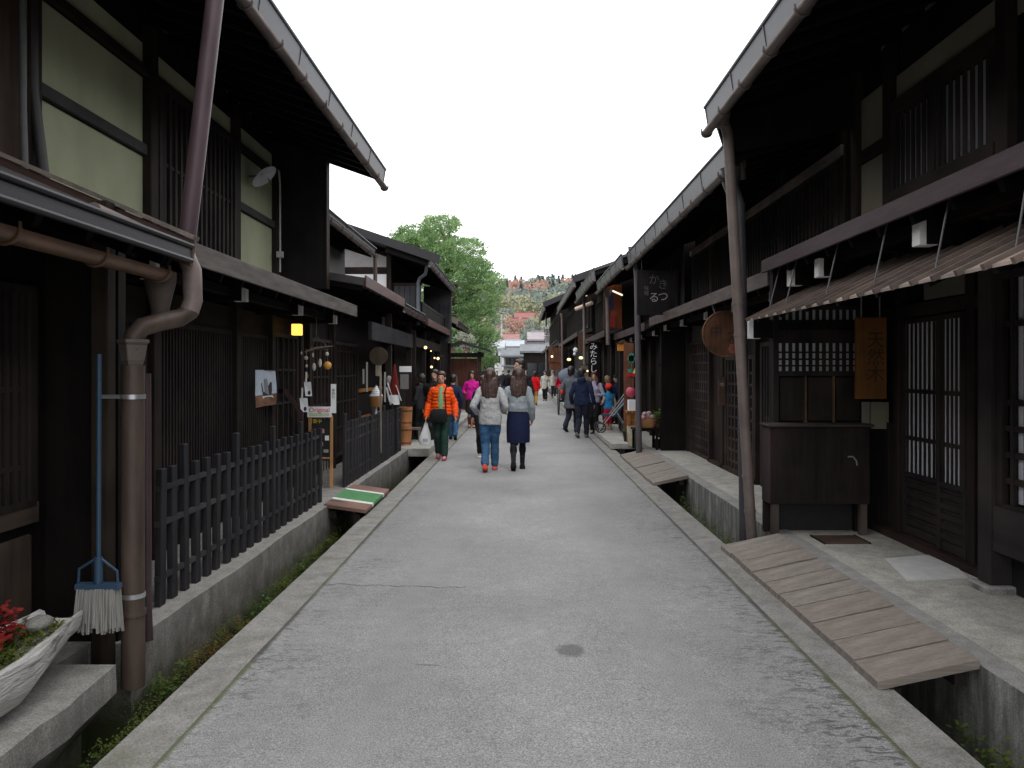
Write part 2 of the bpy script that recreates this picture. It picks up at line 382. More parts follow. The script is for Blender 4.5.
hair_fair = hairmat('fair_hair', (.25, .16, .09))
def clothmat(name, c, var=.12, sc=14, bump=.35, rough=.85):
    n = NT(name); co = n.coord(); a = n.noise(sc, 5, co); b = n.noise(5, 3, n.coord((1, 1, .6)), .6, .8); f = n.noise(160, 2, co)
    col = n.mix(n.ramp(a, [(.3, 0), (.7, 1)]), scl(c, 1 - var), scl(c, 1 + var))
    col = n.mix(.35, col, n.ramp(b, [(.3, .35), (.7, .6)]), 'OVERLAY')
    return n.out(col, rough, n.math('ADD', b, n.math('MULTIPLY', f, .12)), bump, .03, 0, .2)
C = dict(orange=clothmat('orange_quilted_nylon', (.78, .085, .008), .12, 6, .2, .55), green=clothmat('mint_green_shirt', (.20, .40, .20)), pine=clothmat('dark_green_trousers', (.020, .048, .038)),
         pinkshoe=clothmat('pink_shoe', (.45, .06, .14)), greyknit=clothmat('pale_grey_knit', (.40, .40, .41), .22, 50, .6), jeans=clothmat('blue_denim', (.040, .105, .21), .25, 20), redshoe=clothmat('coral_shoe', (.60, .10, .07)),
         bluegrey=clothmat('blue_grey_knit', (.27, .305, .33), .1, 40, .4), navy=clothmat('navy_cloth', (.010, .014, .048)), tights=clothmat('black_tights', (.016, .014, .017), .1), black=clothmat('black_cloth', (.012, .012, .014)),
         magenta=clothmat('magenta_jacket', (.62, .016, .30), .12, 8), bootbrown=clothmat('tan_brown_boot', (.18, .060, .026)), charcoal=clothmat('charcoal_cloth', (.028, .028, .032)), red=clothmat('red_coat', (.68, .012, .016)), mustard=clothmat('mustard_trousers', (.50, .30, .07)),
         cream=clothmat('cream_coat', (.52, .49, .44)), slate=clothmat('slate_grey_padded_coat', (.105, .115, .135)), navyj=clothmat('navy_jacket', (.013, .020, .052)), navytr=clothmat('dark_navy_trousers', (.018, .020, .036)), lilac=clothmat('pale_lilac_shirt', (.34, .32, .42)),
         blueV=clothmat('bright_blue_vest', (.03, .22, .46)), redt=clothmat('red_trousers', (.62, .015, .055)), redcap=clothmat('red_cap', (.80, .035, .015)), white=clothmat('white_fabric', (.66, .66, .66)), grey=clothmat('mid_grey_cloth', (.13, .13, .135)))

def person(label, px, fy, hy, face, top, bottom, shoes, hair, hairstyle='short', long_top=0.0, stride=(.16, -.16), arms=((.10, .16), (-.10, .16)),
           kind='trousers', skin=None, puffer=False, open_front=None, voxel=.008, boots=False, female=True, hood=False, sleeve=None, cap=None, turn=0, group='people walking in the lane', lift=None, base=0.0, hs=1.0):
    skin = skin or skin_m
    Y = CAMH * F / (fy - VY) if base == 0 else (CAMH - base) * F / (fy - VY); X = (px - VX) * Y / F; H = (fy - hy) * Y / F
    t = thing('person', label, 'person', (X, Y, base), group, math.radians(face)); k = H / 1.6; OFF[t.name] = Vector()
    V = lambda x, y, z: Vector((x * k, y * k, z * k))
    sh, hw = (.146, .072) if female else (.168, .076)
    ch = 1.0 if female else 1.10
    hip = [V(-hw, 0, .80), V(hw, 0, .80)]; legs = []
    for i in (0, 1):
        st = stride[i]; lz = .075 + (max(0, -st) * .28)
        an = V(hip[i].x / k * .95, st, lz); kn, an = ik(hip[i], an, .375 * k, .37 * k, Vector((0, 1, 0))); legs.append((hip[i], kn, an, st))
    shd = [V(-sh, -.005, 1.262), V(sh, -.005, 1.262)]; arm = []
    for i in (0, 1):
        fwd, out = arms[i][0], arms[i][1]; up = arms[i][2] if len(arms[i]) > 2 else .80
        sx = -1 if i == 0 else 1
        wr = V(sx * (sh + out * .45), fwd + .02, up); el, wr = ik(shd[i], wr, .27 * k, .235 * k, Vector((sx * .45, -1, -.15))); arm.append((shd[i], el, wr))
    hc = V(0, .012, 1.49)
    # ---- body
    b = MB(); R = Matrix.Rotation(math.radians(turn), 3, 'Z')
    hp = lambda x, y, z: hc + R @ V(x * hs, y * hs, z * hs)
    b.ell(hp(0, -.004, .022), (.071 * k * hs, .088 * k * hs, .088 * k * hs), 16, 12, R); b.ell(hp(0, .022, -.045), (.052 * k * hs, .055 * k * hs, .062 * k * hs), 14, 10, R)
    b.cap(hp(0, .085, .0), .010 * k, hp(0, .098, -.026), .013 * k, 8)
    for sx in (-1, 1): b.ell(hp(sx * .073, -.008, -.008), (.010 * k, .020 * k, .030 * k), 8, 6, R)
    b.cap(V(0, -.012, 1.32), .052 * k, hc + V(0, -.015, -.05), .046 * k)
    b.loft([(0, 0, z * k, rx * k * ch, ry * k) for z, rx, ry in ((.76, .10, .085), (.84, .150, .105), (.92, .140, .100), (1.02, .118, .088), (1.14, .135, .098), (1.25, .150, .095), (1.31, .10, .065), (1.34, .05, .05))])
    for a, e, w in arm:
        b.cap(a, .046 * k, e, .036 * k); b.cap(e, .036 * k, w, .025 * k)
    for h, n_, a, st in legs:
        b.cap(h, .080 * k, n_, .050 * k); b.cap(n_ + V(0, -.006, -.03), .050 * k, a, .034 * k); b.cap(a, .034 * k, a + V(0, .11, -.045), .026 * k)
    for i, (a, e, w) in enumerate(arm):               # hands: palm, four unequal bent fingers, thumb on the inner side
        d = (w - e).normalized(); sx = -1 if i == 0 else 1; side = Vector((0, 1, 0)); side = (side - d * side.dot(d)).normalized(); inn = d.cross(side) * sx
        if inn.x * sx > 0: inn = -inn
        pc = w + d * .045 * k
        b.cap(w, .024 * k, pc + d * .015 * k, .022 * k)
        for j, (o_, L) in enumerate(((.027, .062), (.009, .072), (-.009, .067), (-.027, .052))):
            r0 = pc + side * o_ * k + d * .022 * k; m = r0 + d * L * .55 * k + inn * .008 * k; e2 = m + d * L * .35 * k + inn * .022 * k
            b.cap(r0, .0088 * k, m, .0082 * k, 8); b.cap(m, .0082 * k, e2, .0072 * k, 8)
        t0 = w + d * .018 * k + side * .022 * k; t1 = t0 + d * .030 * k + side * .026 * k + inn * .010 * k
        b.cap(t0, .012 * k, t1, .009 * k, 8); b.cap(t1, .009 * k, t1 + d * .026 * k + inn * .008 * k, .008 * k, 8)
    me = fuse(b, voxel); me.name = 'body'; me.materials.clear(); me.materials.append(skin)
    e = MB()
    for sx in (-1, 1): e.ell(hp(sx * .030, .080, .004), (.013 * k, .007 * k, .007 * k), 8, 6, R)
    join_into(me, e, white_eye); e = MB()
    for sx in (-1, 1):
        e.ell(hp(sx * .030, .0855, .004), (.0065 * k, .004 * k, .0068 * k), 8, 6, R); e.cap(hp(sx * .014, .084, .026), .004 * k, hp(sx * .046, .074, .024), .003 * k, 6)
    join_into(me, e, eye_m); e = MB(); e.ell(hp(0, .076, -.054), (.022 * k, .008 * k, .007 * k), 8, 6, R); join_into(me, e, lip_m)
    link('body', me, t)
    # ---- trousers, skirt or tights
    if kind in ('trousers', 'shorts', 'tights'):
        g = MB(); tight = kind == 'tights'; fat = 1.0 if tight else 1.12
        g.loft([(0, 0, z * k, rx * k * ch, ry * k) for z, rx, ry in ((.735, .085, .085), (.78, .135, .105), (.86, .160, .115), (.95, .150, .108), (.97, .12, .09))])
        for h, n_, a, st in legs:
            g.cap(h, .089 * fat * k, n_, .058 * fat * k)
            if kind != 'shorts': g.cap(n_, .058 * fat * k, a + (n_ - a).normalized() * .03 * k, (.040 if tight else .056) * k)
            else: g.cap(n_, .060 * k, n_ + (a - n_) * .25, .058 * k)
        m = fuse(g, max(voxel, .008), 3, .010 if kind != 'tights' else 0); m.materials.clear(); m.materials.append(C[bottom]); link('trousers' if kind != 'tights' else 'tights', m, t)
    if kind == 'skirt':
        g = MB()
        for h, n_, a, st in legs:
            g.cap(h, .084 * k, n_, .056 * k); g.cap(n_, .054 * k, a, .036 * k); g.ell(n_.lerp(a, .32) + V(0, -.014, 0), (.058 * k, .060 * k, .115 * k))
        m = fuse(g, max(voxel, .008), 3); m.materials.clear(); m.materials.append(C['tights']); link('tights', m, t)
        g = MB(); seg = 28; rings = []
        vs = []; zs = [(.44, .178, .150), (.50, .182, .150), (.62, .184, .146), (.75, .182, .138), (.86, .170, .122), (.95, .145, .104), (1.0, .132, .096)]
        for j, (z, rx, ry) in enumerate(zs):
            for q in range(seg):
                a = 2 * PI * q / seg; rp = 1 + .035 * math.sin(a * 5 + 1) * max(0, (.9 - z)) * 2
                vs.append((rx * k * rp * math.cos(a), ry * k * rp * math.sin(a), z * k))
        fs = [(j * seg + q, j * seg + (q + 1) % seg, (j + 1) * seg + (q + 1) % seg, (j + 1) * seg + q) for j in range(len(zs) - 1) for q in range(seg)] + [tuple(range(seg))[::-1]]
        g.add(vs, fs); g.build('skirt', C[bottom], t, True)
    # ---- top
    g = MB(); hem = .80 - long_top; zs = []
    prof = [(hem, .165 if hem > .6 else .185, .125 if hem > .6 else .15), (hem + .04, .170 if hem > .6 else .19, .130 if hem > .6 else .152), (.86, .172, .130), (.96, .160, .122), (1.06, .148, .114), (1.15, .158, .118), (1.24, .166, .108), (1.285, .135, .088), (1.325, .085, .070), (1.36, .060, .060)]
    prof = sorted(p for p in prof if p[0] >= hem)
    if puffer or hood == 'pad':
        pz = [p[0] for p in prof]; out = []; z = pz[0]
        def lerp(z, j):
            for a_, c_ in zip(prof, prof[1:]):
                if a_[0] <= z <= c_[0] and c_[0] > a_[0]: u = (z - a_[0]) / (c_[0] - a_[0]); return a_[j] + (c_[j] - a_[j]) * u
            return prof[-1][j]
        while z < pz[-1]:
            w = .006 + .016 * abs(math.sin((z - pz[0]) / .062 * PI)) if z < 1.28 else .004
            out.append((z, lerp(z, 1) + w, lerp(z, 2) + w)); z += .0155
        out.append(prof[-1]); prof = out
    g.loft([(0, 0, z * k, rx * k * ch, ry * k) for z, rx, ry in prof], 24)
    for a, e_, w in arm:
        if puffer:
            for u0, u1, r0, r1 in ((a, e_, .060, .056), (e_, w, .058, .046)):
                for q in range(5):
                    f = q / 4; g.ell(u0.lerp(u1, f), ((r0 + (r1 - r0) * f) * k,) * 3, 12, 8)
        elif sleeve == 'short': g.cap(a, .062 * k, a.lerp(e_, .6), .056 * k)
        elif sleeve == 'none': g.cap(a, .055 * k, a.lerp(e_, .08), .052 * k)
        else: g.cap(a, .054 * k, e_, .049 * k); g.cap(e_, .050 * k, w - (w - e_).normalized() * .01 * k, .040 * k)
    if hood: g.loft([(0, -.075 * k, z * k, rx * k, ry * k) for z, rx, ry in ((1.24, .03, .03), (1.29, .095, .05), (1.35, .105, .062), (1.40, .085, .045), (1.41, .05, .02))], 16)
    if female and not puffer:
        for sx in (-1, 1): g.ell(V(sx * .062, .075, 1.155), (.062 * k, .055 * k, .06 * k), 10, 8)
    m = fuse(g, max(voxel, .008), 2 if puffer else 4, .012); m.materials.clear(); m.materials.append(C[top]); link('coat' if (long_top > .12) else 'jacket', m, t)
    if open_front:
        g = MB(); g.loft([(0, (.052 + (.012 if puffer else 0)) * k, z * k, rx * k, (ry + .020) * k) for z, rx, ry in ((.88, .085, .072), (.98, .080, .068), (1.1, .074, .068), (1.2, .070, .062), (1.28, .052, .044), (1.345, .03, .025))], 18)
        g.build('shirt', C[open_front], t, True)
    # ---- shoes
    for (h, n_, a, st) in legs:
        g = MB(); lf = max(0, -st) * .28
        for sx in (-.012, .012): g.cap(a + V(sx, -.025, -.036 - lf * .1), .036 * k, a + V(sx, .112, -.049 - lf), .027 * k)
        g.ell(a + V(0, .0, -.015), (.043 * k, .055 * k, .055 * k), 12, 8)
        if boots: g.cap(a, .050 * k, a.lerp(n_, .62), .062 * k)
        m = fuse(g, .008, 2); m.materials.clear(); m.materials.append(C[shoes]); link('boot' if boots else 'shoe', m, t)
    # ---- hair / cap
    g = MB(); q = lambda c, r: g.ell(hp(*c), (r[0] * k * hs, r[1] * k * hs, r[2] * k * hs), 16, 12, R)
    q((0, -.018, .040), (.082, .092, .085)); q((0, -.040, -.002), (.077, .066, .082)); q((0, .035, .078), (.060, .050, .030))
    if hairstyle in ('bob', 'long', 'longfront'):
        for sx in (-1, 1): g.cap(hp(sx * .070, .005, .03), .022 * k, hp(sx * .072, -.012, -.065), .020 * k)
        g.cap(hp(0, -.055, .02), .070 * k, hp(0, -.060, -.07), .062 * k)
    if hairstyle == 'long':
        pts = [(-.062, -.075, -.05), (-.075, -.092, -.17), (-.064, -.105, -.30), (-.030, -.108, -.385)]
        for xo in (-1, -.7, -.35, 0, .35, .7, 1):
            for (a_, c_) in zip(pts, pts[1:]): g.cap(hp(a_[0] * xo * 1.42, a_[1] + .02 * xo * xo, a_[2]), (.030 + .008 * (1 - xo * xo)) * k, hp(c_[0] * xo * 1.42 + .008 * math.sin(xo * 9), c_[1] + .02 * xo * xo, c_[2] - .02 * math.sin(xo * 5)), ((.030 + .008 * (1 - xo * xo)) if c_[2] > -.35 else .014) * k)
    if hairstyle == 'long': g.ell(hp(0, -.062, -.10), (.100 * k, .048 * k, .15 * k), 16, 12); g.ell(hp(0, -.045, -.02), (.090 * k, .065 * k, .11 * k), 16, 12)
    if hairstyle == 'longfront':
        for sx in (-1, 1):
            g.cap(hp(sx * .070, .0, -.03), .026 * k, hp(sx * .085, .045, -.17), .030 * k); g.cap(hp(sx * .085, .045, -.17), .030 * k, hp(sx * .080, .075, -.28), .016 * k)
    m = fuse(g, max(.007, voxel), 3, .007); m.materials.clear(); m.materials.append(hair); link('hair', m, t)
    if cap:
        g = MB(); g.ell(hp(0, -.008, .045), (.096 * k * hs, .106 * k * hs, .090 * k * hs), 16, 12); g.ell(hp(0, .10, .045), (.065 * k * hs, .070 * k * hs, .010 * k), 14, 6)
        m = fuse(g, .008, 2); m.materials.clear(); m.materials.append(C[cap]); link('cap', m, t)
    t['_arms'] = [tuple(arm[i][2]) for i in (0, 1)]
    return t, arm, k
def to_world(t, v): return Matrix.Rotation(t.rotation_euler.z, 3, 'Z') @ v + t.location

orange_lady, oarm, ok_ = person('woman in an open orange quilted jacket and dark green trousers walking towards the camera', 441.5, 459.5, 372, 180, 'orange', 'pine', 'pinkshoe', hair_auburn, 'short', -.02, (.15, -.12), ((.04, .27), (.02, .28)), puffer=True, open_front='green', voxel=.0068, skin=skin_m)
grey_lady, _, _ = person('long haired woman from behind in a pale grey knitted sweater and blue jeans', 490, 472, 369, 0, 'greyknit', 'jeans', 'redshoe', hair_brown, 'long', .06, (-.20, .17), ((.10, .14, .92), (.14, .10, .95)), voxel=.0068, turn=-6)
skirt_lady, _, _ = person('long haired woman from behind in a blue grey top and navy knee skirt', 518, 470.5, 368, 0, 'bluegrey', 'navy', 'black', hair_brown, 'long', -.12, (-.25, .10), ((.14, .16, .92), (.06, .16)), kind='skirt', voxel=.0068, boots=False, turn=8)
person('small woman in dark navy half hidden behind the grey sweater', 483.5, 458, 376, 176, 'navyj', 'black', 'white', hair_brown, 'bob', -.02, (.05, -.05), voxel=.010)
person('man in black jacket turning his head behind the navy skirt woman', 519.5, 446, 359.5, 170, 'black', 'charcoal', 'black', hair_black, 'short', 0, (.1, -.1), voxel=.010, female=False, turn=-60)
person('woman in a magenta jacket and dark skirt with tan boots', 472, 428, 371.5, 178, 'magenta', 'charcoal', 'bootbrown', hair_black, 'bob', .02, (.06, -.06), ((.16, .1, 1.05), (.16, .1, 1.0)), kind='skirt', voxel=.010, boots=True)
person('man in a black padded jacket behind the orange jacket woman', 434.5, 446, 370, 190, 'black', 'charcoal', 'white', hair_black, 'short', .03, (.05, -.05), voxel=.010, female=False, turn=-25)
person('person in a navy jacket mostly hidden behind the orange jacket woman', 453, 440, 375, 0, 'navyj', 'jeans', 'black', hair_black, 'short', .02, voxel=.012)
person('shopper in dark clothes standing in the shop front by the barrel', 421, 440, 374, 60, 'charcoal', 'black', 'black', hair_black, 'bob', .05, (.02, -.02), voxel=.012, base=G, group='people at the shop fronts')
person('woman in a long red coat and mustard trousers walking away', 535, 405.5, 371.5, 355, 'red', 'mustard', 'bootbrown', hair_black, 'bob', .12, voxel=.014, boots=False)
person('woman in a cream coat with a dark shoulder bag far down the lane', 545, 401, 371, 175, 'cream', 'black', 'black', hair_black, 'bob', .15, voxel=.014)
person('man in black from behind far down the lane', 508.5, 401, 369.5, 0, 'black', 'charcoal', 'black', hair_black, 'short', .02, voxel=.014, female=False)
person('distant walker in a dark brown jacket near the far trees', 497, 398, 371, 180, 'charcoal', 'navytr', 'black', hair_brown, 'short', .05, voxel=.016)
person('distant walker in a pale grey jacket at the end of the lane', 526, 394, 370.5, 180, 'grey', 'navytr', 'black', hair_brown, 'bob', .08, voxel=.016)
person('far walker in a beige jacket near the right shop row', 553.5, 398.5, 371.5, 180, 'cream', 'charcoal', 'black', hair_brown, 'short', .04, voxel=.016, female=False)
person('far shopper in dark red beside the distant right lamps', 560, 400, 372, 30, 'redt', 'navytr', 'black', hair_black, 'bob', .08, (.04, -.04), voxel=.016)
person('far walker in pale blue heading away down the middle of the lane', 515.5, 393, 370.8, 0, 'bluegrey', 'charcoal', 'black', hair_black, 'bob', .05, voxel=.016)
person('far walker in a black coat left of the pale blue walker', 503, 395, 370.6, 180, 'black', 'navytr', 'black', hair_black, 'short', .12, voxel=.016, female=False)
slate_p, _, _ = person('person in a long slate grey padded coat with dark hair beside the navy jacket man', 571.5, 432, 366.5, -28, 'slate', 'navytr', 'black', hair_black, 'bob', .22, (-.22, .12), ((.16, .1, 1.0), (.12, .12, .95)), voxel=.010, turn=-14, puffer=False)
person('man in a hooded navy jacket and dark trousers seen from behind', 582, 438, 369, -18, 'navyj', 'navytr', 'grey', hair_black, 'short', .03, (-.18, .14), ((.05, .2), (.06, .22)), voxel=.009, female=False, hood=True, turn=-30)
person('long haired woman in a pale lilac shirt and black trousers facing the men', 594.5, 434, 372, 160, 'lilac', 'black', 'black', hair_auburn, 'longfront', -.02, (.08, -.08), ((.24, .05, 1.0), (.22, .05, .95)), voxel=.010)
person('child in a red cap with bright blue vest and red trousers', 609, 433, 385, 20, 'blueV', 'redt', 'redt', hair_black, 'short', 0, (-.05, .06), ((.18, .08, .95), (.05, .2)), kind='shorts', voxel=.008, female=True, cap='redcap', sleeve='none', base=.06, hs=1.28, group='people at the shop fronts')
person('fair haired woman bending over goods behind the red capped child', 607.5, 427, 376, 25, 'navyj', 'navytr', 'black', hair_fair, 'bob', .04, (.03, -.03), voxel=.010, base=G, group='people at the shop fronts')
person('person in a dark navy hooded coat at the shop behind the pushchair', 616.5, 424, 375, 100, 'navy', 'black', 'black', hair_black, 'short', .1, (.03, -.03), voxel=.012, base=G, hood=True, group='people at the shop fronts')

# things carried
h = to_world(orange_lady, oarm[1][2]) + Vector((-.01, 0, -.09))     # her right hand is on the left of the picture
m = MB(); m.loft([(h.x, h.y, h.z - .43, .04, .03), (h.x - .01, h.y, h.z - .42, .095, .05), (h.x - .02, h.y, h.z - .33, .112, .06), (h.x - .005, h.y, h.z - .22, .085, .05), (h.x, h.y, h.z - .12, .048, .025), (h.x, h.y, h.z - .02, .016, .012)], 14)
bag = m.build('plastic_bag', cloth_w, None, True, origin=(h.x, h.y, h.z - .43)); tag(bag, 'white plastic shopping bag hanging from the orange jacket woman\'s hand', 'bag')
mm = MB(); [mm.box(h.x - .04 + q * .022, h.x - .028 + q * .022, h.y - .066, h.y - .058, h.z - .37 + .01 * (q % 2), h.z - .31) for q in range(4)]; mm.build('printed_mark', flat('bag_print', (.25, .27, .33)), bag)
o = orange_lady.location; m = MB(); m.loft([(o.x - .03, o.y - .215, .66, .10, .04), (o.x - .03, o.y - .22, .69, .155, .062), (o.x - .03, o.y - .22, .80, .160, .065), (o.x - .02, o.y - .21, .90, .130, .045), (o.x - .02, o.y - .205, .915, .10, .03)], 18)
hb = m.build('shoulder_bag', C['black'], None, True, origin=(o.x - .03, o.y - .21, .66)); tag(hb, 'black crossbody bag worn in front by the orange jacket woman', 'bag')
m = MB(); m.tube([(o.x + .10, o.y - .205, .89), (o.x + .09, o.y - .185, 1.05), (o.x + .075, o.y - .165, 1.2), (o.x + .10, o.y - .07, 1.325)], .011, 8); m.build('strap', C['black'], hb, True)
s = slate_p.location
m = MB(); m.ell((s.x - .17, s.y + .12, .98), (.10, .13, .20)); m.ell((s.x - .20, s.y + .10, .90), (.07, .10, .10)); bp = m.build('backpack', clothmat('black_red_pack', (.03, .02, .024)), None, True, origin=(s.x - .17, s.y + .12, .8)); tag(bp, 'dark backpack with a red pocket worn on the slate coated person\'s back', 'backpack')
m = MB(); m.ell((s.x - .255, s.y + .05, 1.03), (.05, .05, .075)); m.build('pocket', clothmat('red_pocket', (.55, .06, .04)), bp, True)
# ------------------------------------------------------------------ ground, lane, kerbs, drains, pavements
RL, RR, KL, KR, PL, PR = -1.49, 1.60, -1.725, 1.86, -2.12, 2.29
YE = 92.0
def struct(name, mb, m, **k): return tag(mb.build(name, m, None, **k), None, None, None, 'structure')
g = MB(); g.add([(-900, -60, -.62), (900, -60, -.62), (900, 2500, -.62), (-900, 2500, -.62)], [(0, 1, 2, 3)]); struct('ground', g, simple('valley_ground', (.09, .10, .06), .3, .05))
def wavy_strip(x0, x1, z, y0, y1, step=.25, amp=.006, top=None):
    m = MB(); n = int((y1 - y0) / step); vs = []; fs = []
    for i in range(n + 1):
        y = y0 + (y1 - y0) * i / n; w = amp * (mnoise.noise((x0, y * .9, 0)) + .6 * mnoise.noise((x1, y * 4, 3)))
        for x, zz in ((x0 + w, -.62), (x0 + w, z), (x1 + w, z), (x1 + w, -.62)): vs.append((x, y, zz))
    for i in range(n):
        for k in range(3): fs.append((i * 4 + k, i * 4 + k + 1, i * 4 + k + 5, i * 4 + k + 4))
    fs += [(0, 1, 2, 3), tuple(n * 4 + k for k in (3, 2, 1, 0))]
    return m.add(vs, fs)
m = MB(); n = 6
xs = [RL + (RR - RL) * i / n for i in range(n + 1)]; ys = [-3 + (YE + 3) * (j / 120) ** 1.6 for j in range(121)]
m.add([(x, y, .016 * (1 - ((x - .05) / 1.6) ** 2) + .004 * mnoise.noise((x, y * .5, 1))) for y in ys for x in xs], [(j * (n + 1) + i, j * (n + 1) + i + 1, (j + 1) * (n + 1) + i + 1, (j + 1) * (n + 1) + i) for j in range(120) for i in range(n)])
struct('road', m, asphalt, smooth=True)
for x0, x1 in ((KL, RL - .001), (RR + .001, KR)): struct('kerb', wavy_strip(x0, x1, .004, -3, YE), kerb_m)
struct('drain_lip', MB().box(KL - .034, KL - .012, -3, 14.9, -.2, -.035), flat('rusty_lip', (.035, .024, .017), .8))
for x0, x1 in ((PL - .2, KL - .01), (KR + .01, PR + .2)): struct('drain_channel', MB().box(x0, x1, -3, YE, -.6, -.47), drain_m)
struct('pavement', wavy_strip(-12, PL, G, 4.33, YE, .12, .018), pave_l)
# the nearer stone slab, its broken end above the drain
m = MB(); n = 60; vs = []; fs = []
for i in range(n + 1):
    y = -2 + (6.02) * i / n; e = -2.0 - (max(0, i - 55) * .008) + .014 * mnoise.noise((0, y * 5, 0)); j = .03 * mnoise.noise((3, y * 7, 0)) - max(0, i - 50) * .012
    for x, z in ((-12, -.6), (-12, G), (e, G), (e + .005, -.02), (e - .05 + j, -.2), (e - .05 + j, -.6)): vs.append((x, y, z))
for i in range(n):
    for k in range(5): fs.append((i * 6 + k, i * 6 + k + 1, i * 6 + k + 7, i * 6 + k + 6))
fs.append(tuple(n * 6 + k for k in range(6))); m.add(vs, fs); struct('pavement', m, pave_l)
struct('pavement', MB().box(-12, -2.35, 4.02, 4.33, -.6, G - .006), pave_l)
struct('pavement', wavy_strip(PR + .165, 12, G, -3, YE, .25, .003), pave_r)
struct('pavement', wavy_strip(PR, PR + .16, G + .006, -3, YE, .14, .010), edge_m)
m = MB()
for k in range(11): m.box(-2.6, KL - .004, 14.95 + k * 1.6, 16.52 + k * 1.6, -.02, G + .014 - .004 * (k % 2))
struct('pavement', m, slab_m, bevel=.008)
# mossy growth along the foot of the left pavement
def leafbunch(mb, c, n, spread, size, up=.5, flatten=1.0):
    for _ in range(n):
        p = Vector(c) + Vector((random.gauss(0, spread[0]), random.gauss(0, spread[1]), random.gauss(0, spread[2])))
        a = random.uniform(0, 2 * PI); d = Vector((math.cos(a), math.sin(a), random.uniform(-.2, 1) * up)).normalized(); L = size * random.uniform(.5, 1.3)
        s = d.cross(Vector((random.uniform(-.4, .4), random.uniform(-.4, .4), 1))).normalized() * L * .28 * flatten
        mb.add([p, p + d * L * .5 + s, p + d * L, p + d * L * .5 - s], [(0, 1, 2, 3)])
moss1 = leafmat('moss_green', (.060, .095, .018), (.13, .155, .03)); moss2 = leafmat('rusty_moss', (.24, .11, .03), (.16, .11, .03)); fernm = leafmat('bright_fern', (.10, .17, .03), (.06, .11, .03))
m = MB()
for k in range(420):
    y = 2.2 + 7.5 * (k / 420) + random.uniform(-.05, .05); dens = .35 + .65 * (mnoise.noise((y * 1.3, 0, 0)) > -.15)
    if random.random() > dens: continue
    m.cur = 1 if (4.9 < y < 5.9 and random.random() < .55) else (2 if random.random() < .12 else 0)
    e = PL if y > 4.33 else -2.04
    leafbunch(m, (e + .035 + random.uniform(0, .07), y, random.uniform(-.36, -.17)), 44, (.016, .04, .022), .016 if m.cur != 2 else .034, .8)
o = m.build('undergrowth', [moss1, moss2, fernm]); tag(o, 'mossy ferns and rusty weeds growing along the foot of the left stone edge', 'weeds', None, 'stuff')
m = MB()
for k in range(200):
    y = random.choice((random.uniform(2.2, 4.0), random.uniform(7.1, 11))); m.cur = 0 if random.random() < .8 else 2
    leafbunch(m, (PR - .05 - random.uniform(0, .06), y, random.uniform(-.46, -.18)), 14, (.02, .05, .04), .035, .8)
o = m.build('undergrowth', [moss1, moss2, fernm]); tag(o, 'dark moss clumps growing low on the wall of the right drain', 'weeds', None, 'stuff')

# ------------------------------------------------------------------ footbridges over the drains
def plank_bridge(label, s, xa, xb, y0, y1, n, za, zb, mat_=None, seed=0, group='board bridges over the drains'):
    rnd = random.Random(seed); t = thing('plank_bridge', label, 'footbridge', ((xa + xb) / 2, (y0 + y1) / 2, 0), group)
    w = (y1 - y0) / n; y = y0
    for k in range(n):
        ww = w * rnd.uniform(.93, 1.07) if k < n - 1 else y1 - y; dz = rnd.uniform(-.004, .004); dx = rnd.uniform(-.008, .008); g_ = .018
        m = MB(); ns = 7; vs = []
        for i in range(ns + 1):
            f = i / ns; x = xa + dx + (xb - xa) * f; zt = za + (zb - za) * f + dz + .001 * rnd.uniform(-1, 1); e0 = rnd.uniform(0, .003); e1 = rnd.uniform(0, .003)
            vs += [(x, y + g_ / 2 + e0, zt - .045), (x, y + ww - g_ / 2 - e1, zt - .045), (x, y + ww - g_ / 2 - e1, zt), (x, y + g_ / 2 + e0, zt)]
        fs = [(i * 4 + q, i * 4 + (q + 1) % 4, i * 4 + 4 + (q + 1) % 4, i * 4 + 4 + q) for i in range(ns) for q in range(4)] + [(0, 1, 2, 3), tuple(ns * 4 + q for q in (3, 2, 1, 0))]
        m.add(vs, fs); o = m.build('plank', mat_ or plank_m, None, origin=((xa + xb) / 2, y + ww / 2, za))
        o.parent = t; o.location = Vector(((xa + xb) / 2, y + ww / 2, za)) - t.location; y += ww
    m = MB(); sgn = 1 if xb > xa else -1
    for f in (.18, .82):
        x = xa + (xb - xa) * f; zz = za + (zb - za) * f; m.box(x - .03, x + .03, y0 + .02, y1 - .02, zz - .115, zz - .053)
    m.build('bearer', wy, t); return t
plank_bridge('long weathered board bridge leading to the door behind the low black bin', 1, 1.775, 2.285, 3.98, 7.12, 10, .045, .155, seed=3)
plank_bridge('faded board bridge in front of the grid lattice wall', 1, 1.80, 2.285, 11.0, 14.75, 9, .045, .15, seed=5)
t = thing('concrete_bridge', 'pale concrete slab over the drain beside the red capped child', 'footbridge', (2.05, 17.8, 0), 'slab bridges over the drains')
MB().box(1.78, 2.285, 15.95, 19.6, .02, .135).build('slab', slab_m, t, bevel=.01); MB().box(1.95, 2.1, 16.3, 19.3, -.1, .018).build('bearer', kerb_m, t)
m = MB()
for k in range(9): m.box(1.80, 2.285, 20.3 + k * 3.2, 23.0 + k * 3.2, .03, .135)
struct('pavement', m, slab_m, bevel=.01)
t = thing('carpeted_bridge', 'board bridge with a green carpet strip and white edges at the fence opening', 'footbridge', (-1.95, 9.5, 0))
def crossb(name, y0, y1, dz, mt): MB().prism([(-2.16, .14 + dz - .04), (-2.16, .14 + dz), (-1.70, .075 + dz), (-1.70, .075 + dz - .04)], y0, y1).build(name, mt, t, bevel=.003)
